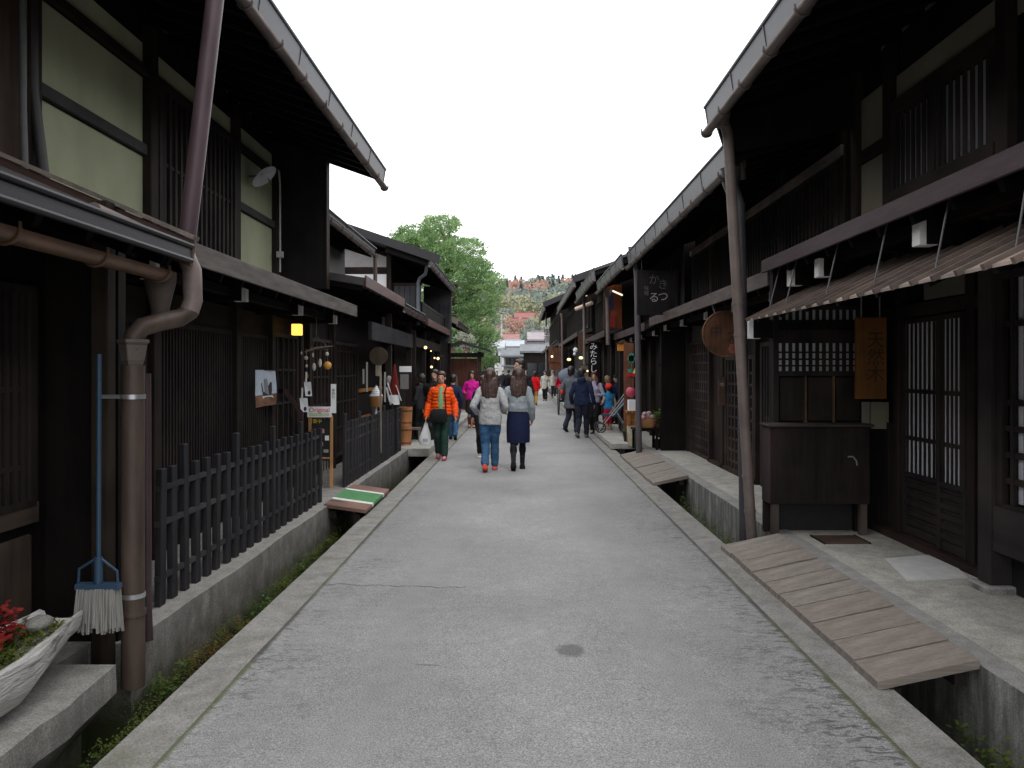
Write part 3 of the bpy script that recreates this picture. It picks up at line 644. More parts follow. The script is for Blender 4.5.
crossb('board', 8.72, 9.08, 0, rustic_p := wood('reddish_board', (.16, .10, .085), 'x', .3, .8)); crossb('white_edge', 9.085, 9.175, .004, white_paint)
crossb('green_carpet', 9.18, 9.78, .006, green_m); crossb('white_edge', 9.785, 9.875, .004, white_paint); crossb('board', 9.88, 10.25, 0, rustic_p)
m = MB(); m.box(-2.1, -2.03, 8.75, 10.2, -.02, .06); m.box(-1.84, -1.77, 8.75, 10.2, -.06, .02); m.build('bearer', wy, t)

# ------------------------------------------------------------------ fences
rail_m = wood('black_stained_rail', (.034, .033, .037), 'y', .4, .55)
def picket_fence(label, y0, n, sp, x, hs, tall, rails, wr=.062):
    t = thing('picket_fence', label, 'fence', (x, y0, G), 'black picket fences')
    def mk(h): return MB().box(x - .019, x + .019, y0 - wr / 2, y0 + wr / 2, G, G + h).build('picket', fence_m, t, bevel=.004)
    a = mk(hs[0]); b = mk(hs[1])
    for k in range(n):
        o = a if k % 5 != tall else b
        if (o is a and k == (1 if tall == 0 else 0)) or (o is b and k == tall): c = o
        else: c = dupmesh(o, parent=t)
        c.location = (random.uniform(-.006, .006), k * sp + random.uniform(-.008, .008), random.uniform(-.012, .006) - .035 * k / n)
        c.rotation_euler = (random.uniform(-.010, .010), random.uniform(-.012, .012), 0); c.scale = (1, random.uniform(.86, 1.10), 1)
    for z in rails: MB().box(x - .015, x + .012, y0 - .05, y0 + (n - 1) * sp + .05, G + z, G + z + .034).build('rail', rail_m, t)
    return t
picket_fence('black picket fence with uneven tops in front of the ribbed wall', 5.02, 22, .187, -2.27, (.86, .99), 2, (.16, .50, .72), .078)
picket_fence('black picket fence beside the carpeted bridge ending at the barrel', 10.12, 25, .19, -2.24, (.83, .93), 0, (.15, .55, .70), .13)

# ------------------------------------------------------------------ houses
def house(name, label, y0, y1, loc, group='dark timber townhouses lining the lane'): return thing(name, label, 'house', (*loc, 0), group)
def shell(t, s, y0, y1, wl, wu, zl, eave, slope, ridge, low, lslope, m_wall=None, th=.11, fascia=.22, gut=.045, roofm=None, y_over=(0, 0), lowth=.10, lowm=None, lowfascia=None, gutm=None, backs=None):
    """body, main roof, low roof, fascia, gutter, rafters.  x is measured outward from the lane's middle on side s."""
    xe, ze = eave; ra = ridge; zr = ze + (ra - xe) * slope; xb = backs or (ra * 2 - wu); yr0, yr1 = y0 - y_over[0], y1 + y_over[1]
    zf = lambda x: ze - th - .02 + (x - xe) * slope
    P = lambda pr: [(s * x, z) for x, z in pr]
    MB().prism(P([(wu, zl), (wu, zf(wu)), (ra, zr - th - .02), (xb, zf(2 * ra - xb)), (xb, -.3), (wl + .02, -.3), (wl + .02, zl)]), y0, y1).build('wall', m_wall or black_wood, t)
    MB().box(s * wl, s * (wl + .015), y0 + .005, y1 - .005, -.3, zl + .02).build('front_wall', m_wall or black_wood, t)
    xo = 2 * ra - xe
    MB().prism(P([(xe, ze), (ra, zr), (xo, ze), (xo, ze - .05), (ra, zr - .05), (xe, ze - .05)]), yr0, yr1).build('roof', roofm or rooft, t)
    m = MB(); m.prism(P([(xe + .03, ze - .052), (wu + .02, ze - .052 + (wu - xe - .01) * slope), (wu + .02, ze - .075 + (wu - xe - .01) * slope), (xe + .03, ze - .075)]), yr0 + .03, yr1 - .03)
    k = int((yr1 - yr0) / .38)
    for i in range(k + 1):
        y = yr0 + .06 + (yr1 - yr0 - .12) * i / k
        m.bar((s * (xe + .05), y, ze - .115), (s * (wu + .02), y, ze - .115 + (wu - xe - .03) * slope), .05, .075)
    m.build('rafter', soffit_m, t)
    m = MB(); m.prism(P([(xe - .012, ze + .012), (xe + .012, ze + .012), (xe + .04, ze - fascia), (xe + .02, ze - fascia)]), yr0 - .005, yr1 + .005)
    k = max(2, int((yr1 - yr0) / .9))
    for i in range(k + 1):
        y = yr0 + (yr1 - yr0) * i / k; m.bar((s * (xe - .012), y, ze), (s * (xe + .022), y, ze - fascia + .01), .012, .012, (0, 1, 0))
    m.tube([(s * (xe - .012), yr0 - .02, ze + .012), (s * (xe - .012), yr1 + .02, ze + .012)], .016, 8)
    m.build('fascia', tin, t)
    gutter(t, s, xe - .005, ze - fascia - .01, yr0 - .02, yr1 + .02, gut, gutm or gutter_m)
    if low:
        xl, zl0 = low; xw = wu + .04
        m = MB(); m.prism(P([(xl, zl0), (xw, zl0 + (xw - xl) * lslope), (xw, zl0 + (xw - xl) * lslope - lowth), (xl, zl0 - lowth)]), y0 - .02, y1 + .02); pr_ = m
        m = MB(); m.box(s * (xl - .025), s * (xl - .002), y0 - .04, y1 + .04, zl0 - lowth - .02, zl0 + .03); m.build('pent_fascia', lowfascia or rustic, t, bevel=.004)
        m = pr_; m.cur = 1; k = int((y1 - y0) / .45)
        for i in range(k + 1):
            y = y0 + .05 + (y1 - y0 - .1) * i / k; m.bar((s * (xl + .05), y, zl0 - lowth - .035), (s * (wl + .02), y, zl0 - lowth - .035 + (wl - xl) * lslope), .045, .06)
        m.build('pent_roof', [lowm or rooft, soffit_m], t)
def gutter(t, s, x, z, y0, y1, r, m_, name='gutter'):
    """half-round open trough with strap brackets"""
    m = MB(); seg = 10; vs = []
    for y in (y0, y1):
        for rr in (r, r * .86):
            for k in range(seg + 1):
                a = PI * k / seg; vs.append((s * (x + rr * math.cos(a)), y, z - rr * math.sin(a)))
    n = seg + 1; fs = []
    for k in range(seg):
        fs += [(k, k + 1, 2 * n + k + 1, 2 * n + k), (n + k + 1, n + k, 3 * n + k, 3 * n + k + 1), (k, n + k, n + k + 1, k + 1), (2 * n + k + 1, 3 * n + k + 1, 3 * n + k, 2 * n + k)]
    fs += [(0, 2 * n, 3 * n, n), (seg, n + seg, 3 * n + seg, 2 * n + seg)]
    m.add(vs, fs)
    for y in (y0 + .004, y1 - .004): m.tube([(s * x, y - .003, z), (s * x, y + .003, z)], r * .5, 10)
    k = max(1, int((y1 - y0) / .62))
    for i in range(k + 1):
        y = y0 + .05 + (y1 - y0 - .1) * i / k
        m.tube([(s * (x + (r + .006) * math.cos(a)), y, z - (r + .006) * math.sin(a)) for a in [PI * q / 8 for q in range(9)]], .007, 6)
        m.tube([(s * x - s * (r + .004), y - .0, z), (s * x - s * (r + .004), y, z + .025)], .007, 6)
    return m.build(name, m_, t, True)
def lattice(t, s, x, y0, y1, z0, z1, n, w=.03, d=.035, rails=(), frame=.06, m_=None, name='lattice', rw=.03):
    m = MB()
    for k in range(n):
        y = y0 + frame + (y1 - y0 - 2 * frame) * (k + .5) / n; m.box(s * (x - d), s * x, y - w / 2, y + w / 2, z0 + .002, z1 - .002)
    for z in rails: m.box(s * (x - d * .8), s * (x + .004), y0 + .004, y1 - .004, z - rw / 2, z + rw / 2)
    if frame:
        for a, b in ((y0, y0 + frame), (y1 - frame, y1)): m.box(s * (x - d - .012), s * (x + .006), a, b, z0 - .003, z1 + .003)
        for a, b in ((z0 - frame * .6, z0 + .006), (z1 - .006, z1 + frame * .6)): m.box(s * (x - d - .008), s * (x + .005), y0 + .002, y1 - .002, a, b)
    return m.build(name, m_ or lat_m, t)
def panel(t, s, x, y0, y1, z0, z1, m_, name='plaster_panel', d=.012): return MB().box(s * (x - d), s * x, y0, y1, z0, z1).build(name, m_, t)
def post(t, s, x, y, w, z0, z1, m_=None, d=None, name='post'):
    d = d or w; return MB().box(s * (x - d / 2), s * (x + d / 2), y - w / 2, y + w / 2, z0, z1).build(name, m_ or wz, t, bevel=.006)
def beam(t, s, x, y0, y1, z0, z1, d=.06, m_=None, name='beam'): return MB().box(s * (x - d), s * x, y0, y1, z0, z1).build(name, m_ or wy, t, bevel=.005)
def beam_end(t, s, x, y, z, x_in, w=.055, h=.13):
    """bracket arm under the low roof with a white painted end"""
    o = MB().box(s * x, s * x_in, y - w / 2, y + w / 2, z - h / 2, z + h / 2).build('bracket_arm', black_wood, t, bevel=.004)
    m = MB(); m.box(s * (x - .008), s * (x + .035), y - w / 2 - .002, y + w / 2 + .002, z - h / 2 - .003, z + h / 2); m.box(s * (x - .008), s * (x + .10), y - w / 2 - .002, y + w / 2 + .002, z - h / 2 - .005, z - h / 2 - .0005)
    m.build('white_end', white_paint, o, bevel=.002)
def downspout(t, pts, r, m_, top=None, bands=(), name='downspout', hop=True):
    m = MB(); m.tube(pts, r, 14)
    p = Vector(pts[0])
    if hop: m.loft([(p.x, p.y, p.z - .14, r * 1.05, r * 1.05), (p.x, p.y, p.z - .05, r * 1.7, r * 1.7), (p.x, p.y, p.z + .07, r * 1.9, r * 1.9), (p.x, p.y, p.z + .085, r * 2.05, r * 2.05)], 14)
    for b in bands:
        a = b
        for q, c in zip(pts, pts[1:]):
            q, c = Vector(q), Vector(c)
            if min(q.z, c.z) <= a <= max(q.z, c.z):
                f = (a - q.z) / (c.z - q.z); cc = q.lerp(c, f); dd = (c - q).normalized() * .014; m.tube([cc - dd, cc + dd], r * 1.13, 14)
    return m.build(name, m_, t, True)
L, R_ = -1, 1
# ===== left: the house whose porch comes closest to the camera
t = house('townhouse', 'nearest house on the left with a low copper guttered porch and grid door', -1.5, 4.58, (-2.9, 1.5))
shell(t, L, -1.5, 4.58, 2.6, 3.2, 2.45, (1.84, 4.27), .35, 6.4, None, 0)
MB().prism([(-1.80, 2.27), (-3.24, 2.89), (-3.24, 2.81), (-1.80, 2.19)], -1.5, 4.34).build('porch_roof', rooft, t)
m = MB()
for k in range(16):
    y = -1.3 + k * .37; m.bar((-1.90, y, 2.185), (-2.62, y, 2.495), .045, .06)
m.build('porch_rafter', soffit_m, t)
m = MB()                                              # verge board at the porch end, with its pale weathered upper lip
m.prism([(-1.78, 2.30), (-3.24, 2.93), (-3.24, 2.74), (-1.80, 2.16)], 4.342, 4.375); m.build('verge_board', simple('red_brown_verge', (.075, .040, .033), .3, 6, rough=.6), t, bevel=.004)
MB().bar((-1.77, 4.35, 2.315), (-3.24, 4.35, 2.95), .075, .022).build('verge_cap', pale_wood, t)
MB().box(-1.825, -1.795, -1.5, 4.34, 2.185, 2.262).build('porch_fascia', tin_dark, t, bevel=.004)
m = MB(); m.tube([(-1.79, -1.5, 2.272), (-1.79, 4.34, 2.272)], .014, 10); m.tube([(-1.785, -1.5, 2.19), (-1.785, 4.32, 2.19)], .014, 10); m.build('roof_edge_roll', tin_dark, t, True)
gutter(t, L, 1.93, 2.130, -1.5, 4.30, .055, copper)
post(t, L, 2.24, 4.28, .09, -.1, 2.5, wood('brown_porch_post', (.022, .017, .013), 'z', .3))
MB().box(-2.85, -2.20, 4.36, 4.44, -.1, 2.5).build('wing_wall', black_wood, t)
lattice(t, L, 2.595, 3.3, 4.22, .92, 2.0, 12, .028, .03, (1.1, 1.5), .06, lat_m, 'lattice_door')
MB().box(-2.598, -2.56, 3.28, 4.24, .80, .905).build('door_rail', wood('brown_door_rail', (.060, .048, .040), 'y', .3), t)
m = MB(); [m.box(-2.597, -2.572, a, a + .42, .22, .74) for a in (3.32, 3.78)]; m.build('door_panel', wood('brown_door_panel', (.052, .040, .033), 'z', .3), t, bevel=.006)
MB().box(-2.59, -2.54, 2.9, 4.3, G, .2).build('door_sill', wy, t)
m = MB(); m.box(-2.597, -2.50, 3.40, 3.52, 1.72, 1.95); m.tube([(-2.52, 3.46, 1.72), (-2.52, 3.46, 1.55)], .012, 8); m.build('meter_box', flat('meter_grey', (.05, .055, .055), .5), t, bevel=.01)
# pipes of that porch
t2 = t
m = MB(); m.tube([W(222, -62, 4.60), W(201, 119, 4.68), W(187.5, 236, 4.74), W(186, 262, 4.76)], .05, 14); m.build('rainwater_pipe', plumpipe, t, True)
m = MB(); pts = [W(92, 212, 3.95), W(150, 238, 4.35), W(172, 247, 4.46), W(186, 256, 4.48), W(192, 270, 4.48), W(193, 300, 4.48), W(189, 312, 4.46), W(180, 318, 4.43), W(160, 322, 4.32), W(142, 327, 4.22), W(134, 336, 4.20), W(133, 350, 4.20)]
m.tube(pts[:7], .052, 14); m.build('bent_pipe', greypipe, t, True)
m = MB(); m.tube(pts[5:], .050, 14); m.build('bent_pipe', brownpipe, t, True)
p = W(160, 285, 4.40); m = MB(); m.loft([(p.x, p.y, p.z - .24, .042, .042), (p.x, p.y, p.z - .13, .048, .048), (p.x, p.y, p.z + .02, .085, .075), (p.x, p.y, p.z + .07, .085, .075)], 14); m.build('rain_hopper', simple('hopper_brown', (.075, .058, .050), .25, 5), t, True)
p = W(133, 350, 4.20); m = MB(); m.cur = 0
prof = [(-.085, .05), (-.06, .062), (.03, .078), (.035, .088), (.055, .088)]
for (z0, w0), (z1, w1) in zip(prof, prof[1:]): m.loft([(p.x, p.y, p.z + z0, w0, w0 * .9), (p.x, p.y, p.z + z1, w1, w1 * .9)], 4)
o = m.build('rain_hopper', simple('hopper_rusty', (.115, .092, .082), .3, 5), t, bevel=.004)
downspout(t, [(p.x, p.y, p.z - .08), (p.x - .002, p.y, .9), (p.x + .004, p.y - .005, -.06)], .058, brownpipe, hop=False, bands=(.33,))
for z in (1.46, .42):
    m = MB(); m.tube([(p.x, p.y, z - .012), (p.x, p.y, z + .012)], .062, 16); m.box(p.x - .17, p.x - .055, p.y - .008, p.y + .008, z - .01, z + .01); m.build('pipe_clip', steel, t, True)
m = MB(); m.tube([(-2.112, 4.5, 1.58), (-2.108, 4.5, .3), (-2.10, 4.5, .08)], .024, 12); m.build('rainwater_pipe', simple('wine_pipe', (.060, .036, .042), .2, 4, rough=.4), t, True)

# ===== left: plaster and lattice house behind the near fence
t = house('townhouse', 'two storey house with olive plaster panels behind the near picket fence', 4.6, 10.55, (-3.0, 7.6))
shell(t, L, 4.6, 10.52, 2.95, 3.2, 2.42, (1.84, 4.27), .35, 6.4, (2.2, 2.42), .36, y_over=(0, .18), lowfascia=simple('grey_brown_fascia', (.090, .078, .072), .4, 4, (4, .6, 4), .65, spec=.15))
x = 3.19
for a, b in ((5.27, 6.70), (8.86, 10.16)):
    panel(t, L, x, a, b, 2.72, 3.39, plaster); panel(t, L, x, a, b, 3.49, 4.05, plaster); panel(t, L, x, a, b, 4.14, 4.34, plaster)
panel(t, L, x, 6.86, 8.72, 4.14, 4.34, plaster)
for y in (5.12, 6.78, 8.79, 10.23): post(t, L, 3.17, y, .14, 2.6, 4.5, d=.12)
for a, b in ((5.19, 6.70), (8.86, 10.16)): beam(t, L, 3.175, a, b, 3.395, 3.485, .04, wood('greyed_rail', (.030, .030, .032), 'y', .3))
for a, b in ((5.19, 6.70), (6.86, 8.72), (8.86, 10.16)): beam(t, L, 3.17, a, b, 4.055, 4.135, .05)
lattice(t, L, 3.165, 6.86, 8.72, 2.80, 4.04, 15, .045, .05, (3.4,), .07, lat_m, 'upper_lattice')
panel(t, L, 3.17, 4.62, 5.02, 2.75, 4.3, wood('brown_side_board', (.045, .030, .025), 'z', .3), 'side_board', .03)
m = MB(); m.tube([W(23, -40, 4.95), W(23, 110, 4.95), W(25, 182, 4.95)], .022, 10); m.build('conduit', flat('grey_conduit', (.085, .085, .09), .5), t, True)
m = MB(); m.tube([W(31, -40, 5.1), W(33, 90, 5.1), W(38, 130, 5.1), W(45, 185, 5.1)], .034, 12); m.build('conduit', flat('dark_conduit', (.028, .026, .026), .5), t, True)
MB().prism([(-3.2, 2.66), (-2.56, 2.66), (-2.56, 4.40), (-3.2, 4.62)], 10.40, 10.53).build('wing_wall', wood('wing_wall_board', (.011, .010, .012), 'z', .35), t)
m = MB(); [m.box(-2.555, -2.535, 10.39, 10.54, 2.66, 4.41)]; m.build('wing_wall_edge', wz, t)
m = MB(); m.tube([W(276, 168, 10.2), W(279, 172, 10.2), W(280, 185, 10.2), W(280, 272, 10.2)], .013, 8); m.box(*[c for c in (W(277, 258, 10.15).x, W(283, 258, 10.15).x)], 10.12, 10.18, W(280, 256, 10.15).z - .02, W(280, 250, 10.15).z - .02); m.build('cable_conduit', flat('white_conduit', (.42, .42, .43), .5), t, True)
for y in (5.3, 7.03, 8.8, 10.42): beam_end(t, L, 2.42, y, 2.27, 2.96)
beam(t, L, 2.97, 4.62, 10.5, 1.98, 2.24, .05); beam(t, L, 2.62, 4.62, 10.5, 2.25, 2.33, .08, black_wood)
lattice(t, L, 2.945, 6.36, 8.05, .62, 1.96, 26, .024, .03, (), .07, lat_m, 'ribbed_front'); lattice(t, L, 2.945, 8.12, 9.15, .62, 1.96, 14, .026, .03, (), .06, lat_m, 'ribbed_front')
lattice(t, L, 2.945, 4.7, 6.2, .62, 1.96, 22, .026, .03, (), .07, lat_m, 'ribbed_front')
for y in (6.28, 8.085, 9.22, 10.42): post(t, L, 2.92, y, .13, -.1, 2.3)
lattice(t, L, 2.93, 9.3, 10.34, .15, 2.0, 4, .04, .035, (.75, 1.2, 1.6), .07, lat_m, 'sliding_door')
m = MB(); m.box(-2.93, -2.915, 4.65, 9.1, .0, .60); m.build('skirting_board', black_wood, t)

# ===== left: low shop beside the second fence, its small upper roof and the long low roof
t = house('shop_house', 'dark shop front with hanging sweets, papers and ice cream display behind the second fence', 10.6, 14.0, (-2.9, 12.3))
shell(t, L, 10.6, 14.0, 2.9, 3.1, 2.5, (2.58, 3.72), .33, 4.8, (2.08, 2.82), .16, fascia=.10, y_over=(0, .05), lowfascia=redroof)
panel(t, L, 3.09, 10.7, 13.9, 3.05, 3.6, flat('dull_grey_plaster', (.10, .10, .10)), 'plaster_panel'); beam(t, L, 3.08, 10.62, 13.95, 2.97, 3.04)
downspout(t, [(-2.56, 13.95, 3.6), (-2.56, 13.96, 2.85)], .035, brownpipe, hop=False)
lattice(t, L, 2.895, 10.75, 12.0, .3, 2.0, 5, .045, .04, (.7, 1.1, 1.5, 1.9), .07, lat2_m, 'grid_front'); lattice(t, L, 2.895, 12.15, 13.9, .3, 2.0, 7, .045, .04, (.7, 1.1, 1.5, 1.9), .07, lat2_m, 'grid_front')
for y in (10.68, 12.06): post(t, L, 2.87, y, .11, -.1, 2.4)
t = house('shop_house', 'single storey open shop with a long rust red roof edge behind the barrel', 14.05, 16.8, (-2.9, 15.4))
shell(t, L, 14.05, 16.85, 2.95, 2.95, 2.4, (2.06, 2.75), .15, 5.0, None, 0, fascia=.10, gut=.035, lowfascia=redroof, roofm=redroof, gutm=redroof, th=.09)
beam(t, L, 2.35, 12.2, 16.8, 2.06, 2.34, .06, wood('shop_lintel', (.022, .021, .024), 'y', .3))
for y in (14.15, 16.7): post(t, L, 2.36, y, .11, G, 2.6)

m = MB(); m.box(-2.945, -2.90, 14.2, 16.6, 1.2, 1.26); m.box(-2.945, -2.90, 14.2, 16.6, .7, .76); m.build('shelf', signwood, t)

# ===== left: two storey house with a white side wall
t = house('townhouse', 'two storey house with a white plaster side wall and raised eave next to the pine', 16.9, 22.2, (-2.75, 19.5))
shell(t, L, 16.9, 22.1, 2.7, 2.78, 2.5, (1.88, 3.88), .34, 4.9, (2.0, 2.66), .3, fascia=.13, gut=.04, y_over=(.55, .2), lowfascia=redroof)
MB().box(-3.9, -2.84, 16.87, 16.897, 2.2, 3.62).build('plaster_panel', white_plaster, t); MB().box(-4.6, -2.80, 16.865, 16.897, 3.63, 3.76).build('beam', wx, t)
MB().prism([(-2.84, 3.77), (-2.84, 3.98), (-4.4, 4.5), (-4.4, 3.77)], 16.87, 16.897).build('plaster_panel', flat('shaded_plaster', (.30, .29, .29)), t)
post(t, L, 2.80, 16.86, .10, 2.2, 4.15)
m = MB(); [m.box(-2.72 + k * .115, -2.72 + k * .115 + .105, 17.0, 17.03, 2.55, 3.40) for k in range(5)]; m.build('balcony_board', wood('blue_grey_board', (.040, .042, .048), 'z', .3), t)
MB().box(-2.74, -2.12, 16.98, 17.05, 3.40, 3.45).build('balcony_rail', wx, t); MB().box(-2.16, -2.12, 17.03, 22.0, 2.55, 3.0).build('balcony_board', black_wood, t); MB().box(-2.17, -2.11, 17.0, 22.0, 3.0, 3.05).build('balcony_rail', wy, t)
MB().prism([(-1.66, 3.94), (-3.9, 4.70), (-3.9, 4.53), (-1.70, 3.77)], 16.28, 16.34).build('verge_board', tin_dark, t)
downspout(t, [(-1.95, 16.5, 3.78), (-2.02, 16.7, 3.60), (-2.16, 16.9, 3.54), (-2.20, 16.93, 3.45), (-2.20, 16.93, 2.55)], .035, simple('slate_blue_pipe', (.12, .14, .165), .12, 4, rough=.4), hop=False)
MB().box(-2.7, -1.94, 21.95, 22.08, 2.4, 3.9).build('wing_wall', wood('weathered_wing_board', (.045, .046, .052), 'z', .5), t)
for y in (16.95, 18.7, 20.4, 22.05): post(t, L, 2.3, y, .10, G, 2.45)
beam(t, L, 2.30, 16.95, 22.0, 2.1, 2.3, .06); m = MB(); m.box(-2.72, -2.70, 17.1, 22, .5, .56); m.box(-2.72, -2.70, 17.1, 22, 1.2, 1.25); m.build('shelf', signwood, t)

t = house('townhouse', 'small low house with a gable beside the garden of the pine', 22.5, 26.6, (-2.4, 24.5))
shell(t, L, 22.5, 26.6, 2.45, 2.45, 2.2, (1.8, 2.98), .42, 3.6, None, 0, fascia=.12, gut=.04, y_over=(.2, .2)); lattice(t, L, 2.44, 22.8, 24.4, .4, 2.0, 9, .04, .04, (1.0, 1.5), .08, lat2_m); post(t, L, 2.42, 22.6, .12, G, 2.5); post(t, L, 2.42, 26.5, .12, G, 2.5)
MB().prism([(-1.76, 3.02), (-3.6, 3.79), (-3.6, 3.62), (-1.80, 2.86)], 22.24, 22.29).build('verge_board', pale_wood, t)

# garden gate and fence under the pine
t = thing('garden_gate', 'dark roofed garden gate with a red brown door under the pine', 'gate', (-2.1, 28.2, G))
for xx in (-2.75, -1.5): MB().box(xx - .07, xx + .07, 28.1, 28.24, G, 2.25).build('post', rustic, t)
MB().prism([(-3.15, 2.30), (-2.1, 2.62), (-1.1, 2.30), (-1.1, 2.22), (-2.1, 2.52), (-3.15, 2.22)], 27.7, 28.7).build('roof', tin_dark, t); MB().box(-2.67, -1.58, 28.14, 28.19, .2, 2.0).build('door', wood('red_brown_door', (.05, .022, .016), 'z', .3), t); MB().box(-2.9, -1.35, 28.08, 28.26, 2.05, 2.2).build('beam', wx, t)
t = thing('garden_fence', 'dark board fence with a small cap running along the pine garden', 'fence', (-2.5, 36, G))
m = MB(); [m.box(-2.53, -2.49, 28.9 + k * .3, 29.19 + k * .3, G, 1.55) for k in range(48)]; m.build('board', wz, t); MB().prism([(-2.68, 1.56), (-2.51, 1.68), (-2.34, 1.56)], 28.85, 43.4).build('cap', tin_dark, t)

# ===== right: nearest house
t = house('townhouse', 'nearest house on the right with a slatted board awning and lattice doors', -1.5, 7.5, (3.0, 3.5))
shell(t, R_, -1.5, 7.5, 3.35, 3.15, 2.72, (1.735, 4.06), .33, 6.0, (2.28, 2.60), .40, lowfascia=plum, y_over=(0, .02), lowth=.07)
x = 3.14
panel(t, R_, x, 6.88, 7.40, 2.80, 3.48, cream_plaster); panel(t, R_, x, 6.88, 7.40, 3.60, 4.08, cream_plaster); panel(t, R_, x, 5.26, 6.68, 3.84, 4.05, cream_plaster); panel(t, R_, x, 2.5, 5.05, 3.84, 4.05, cream_plaster)
for y in (5.15, 6.78, 7.44, 2.4): post(t, R_, 3.13, y, .13, 2.6, 4.35, d=.1)
beam(t, R_, 3.13, 5.22, 6.70, 3.72, 3.83); beam(t, R_, 3.13, 6.86, 7.38, 3.485, 3.595, .04); beam(t, R_, 3.13, 5.22, 6.70, 2.98, 3.09)
panel(t, R_, 3.143, 5.24, 6.68, 3.1, 3.7, paper, 'window_paper'); lattice(t, R_, 3.11, 5.22, 6.0, 3.10, 3.71, 7, .05, .008, (), .06, lat_m, 'upper_lattice'); lattice(t, R_, 3.105, 5.98, 6.70, 3.10, 3.71, 7, .05, .012, (), .06, lat_m, 'upper_lattice')
MB().prism([(1.78, 3.99), (3.7, 4.624), (3.7, 3.98), (1.9, 3.62)], 7.45, 7.49).build('verge_board', black_wood, t)
# slatted awning, hung on rods
aw = MB(); nb = 1
for k in range(nb):
    f0, f1 = k / nb, (k + 1) / nb; x0, x1 = 2.08 + .70 * f0, 2.08 + .70 * f1; z0, z1 = 2.055 + .35 * f0, 2.055 + .35 * f1
    aw.prism([(x0, z0 + .012), (x1 + .012, z1 - .002), (x1 + .012, z1 - .014), (x0, z0 - .004)], -1.4, 7.38)
aw.cur = 1; m = aw
for k in range(40):
    y = -1.3 + k * .2205; m.bar((2.045, y, 2.055), (2.79, y, 2.43), .026, .030)
aw.cur = 2; [m.bar((2.09, y, 2.04), (2.78, y, 2.385), .04, .03) for y in [-1.2 + k * .592 for k in range(15)]]
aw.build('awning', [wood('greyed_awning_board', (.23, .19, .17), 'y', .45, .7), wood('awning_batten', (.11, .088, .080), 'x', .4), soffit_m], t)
for y in (3.6, 4.3, 5.05, 5.85, 6.75, 7.2):
    m = MB(); m.tube([(2.22, y, 2.13), (2.36, y + .12, 2.55)], .006, 6); m.build('hanger_rod', flat('rod_metal', (.08, .08, .085), .5), t, True)
for y in (2.6, 3.7, 4.86, 6.50, 7.18): beam_end(t, R_, 2.40, y, 2.43, 3.3, .09, .145)
beam_end(t, R_, 2.11, 7.44, 1.98, 3.2, .05, .17); beam(t, R_, 2.62, -1.4, 7.45, 2.47, 2.56, .09, black_wood)
# side wing wall with papered lattice window
MB().box(2.34, 3.36, 7.47, 7.56, G, 2.62).build('wing_wall', black_wood, t)
MB().box(2.36, 3.12, 7.455, 7.465, 1.58, 2.17).build('window_paper', paper, t)
m = MB()
for k in range(13): xx = 2.37 + k * .0625; m.box(xx - .014, xx + .014, 7.425, 7.452, 1.58, 2.17)
for z in (1.64, 1.70, 1.765): m.box(2.35, 3.13, 7.43, 7.456, z - .008, z + .008)
for a, b in ((1.545, 1.59), (1.85, 1.97), (2.16, 2.2)): m.box(2.335, 3.14, 7.41, 7.457, a, b)
m.box(2.325, 2.375, 7.40, 7.46, G, 2.2); m.build('window_lattice', lat_m, t)
m = MB(); [m.box(2.40 + k * .26, 2.62 + k * .26, 7.44, 7.468, 1.13, 1.53) for k in range(3)]; m.build('board_panel', wood('brown_wing_panel', (.022, .017, .016), 'z', .3), t); m = MB(); [m.box(2.625 + k * .26, 2.645 + k * .26, 7.425, 7.466, 1.1, 1.545) for k in range(2)]; m.build('panel_strip', wood('tan_strip', (.085, .055, .035), 'z', .3), t)
# ground floor: panelled wall, two sliding doors, bay
panel(t, R_, 3.345, 7.02, 7.45, G, 1.12, wood('brown_dado', (.022, .018, .018), 'z', .3), 'dado_panel', .02); m = MB(); [m.box(3.318, 3.34, 7.05 + k * .2, 7.07 + k * .2, .2, 1.1) for k in range(3)]; m.build('dado_strip', wz, t)
for y in (7.03, 5.86): post(t, R_, 3.33, y, .10, G, 2.7)
beam(t, R_, 3.345, -1, 7.45, 2.05, 2.16, .06); MB().box(3.24, 3.36, 5.3, 7.45, G - .02, G + .06).build('door_sill', rustic, t)
for a, b, xx in ((6.28, 6.98, 3.325), (5.91, 6.33, 3.295)):
    d = MB(); d.box(xx + .006, xx + .03, a + .02, b - .02, G + .07, 2.04); d_ = d.build('sliding_door', wood('door_wood', (.024, .020, .021), 'z', .3), t)
    MB().box(xx, xx + .005, a + .05, b - .05, .72, 2.0).build('door_paper', paper, d_)
    n_ = 8 if b - a > .5 else 5
    lattice(d_, R_, xx - .002, a, b, .72, 2.0, n_, .028 if b - a > .5 else .026, .008, (1.02, 1.42), .055, lat_m, 'door_lattice', .035)
    m = MB(); [m.box(xx - .012, xx + .005, a + .05, b - .05, z, z + .045) for z in (.28, .36, .44, .52, .60)]; [m.box(xx - .016, xx + .006, y, y + .05, G + .07, .7) for y in (a, b - .05)]; m.build('door_rail', lat_m, d_)
MB().box(3.37, 3.46, 5.2, 7.4, G + .001, 2.6).build('interior_wall', black_wood, t)
panel(t, R_, 3.30, 5.95, 6.55, 2.17, 2.32, flat('faded_noren', (.10, .095, .07)), 'paper_charm', .01)
for y in (5.38, 2.6):
    post(t, R_, 3.18, y, .15, G + .05, 2.65, wood('bay_post', (.026, .022, .024), 'z', .3)); MB().box(3.06, 3.30, y - .12, y + .12, G - .01, G + .05).build('stone_pad', edge_m, t, bevel=.012)
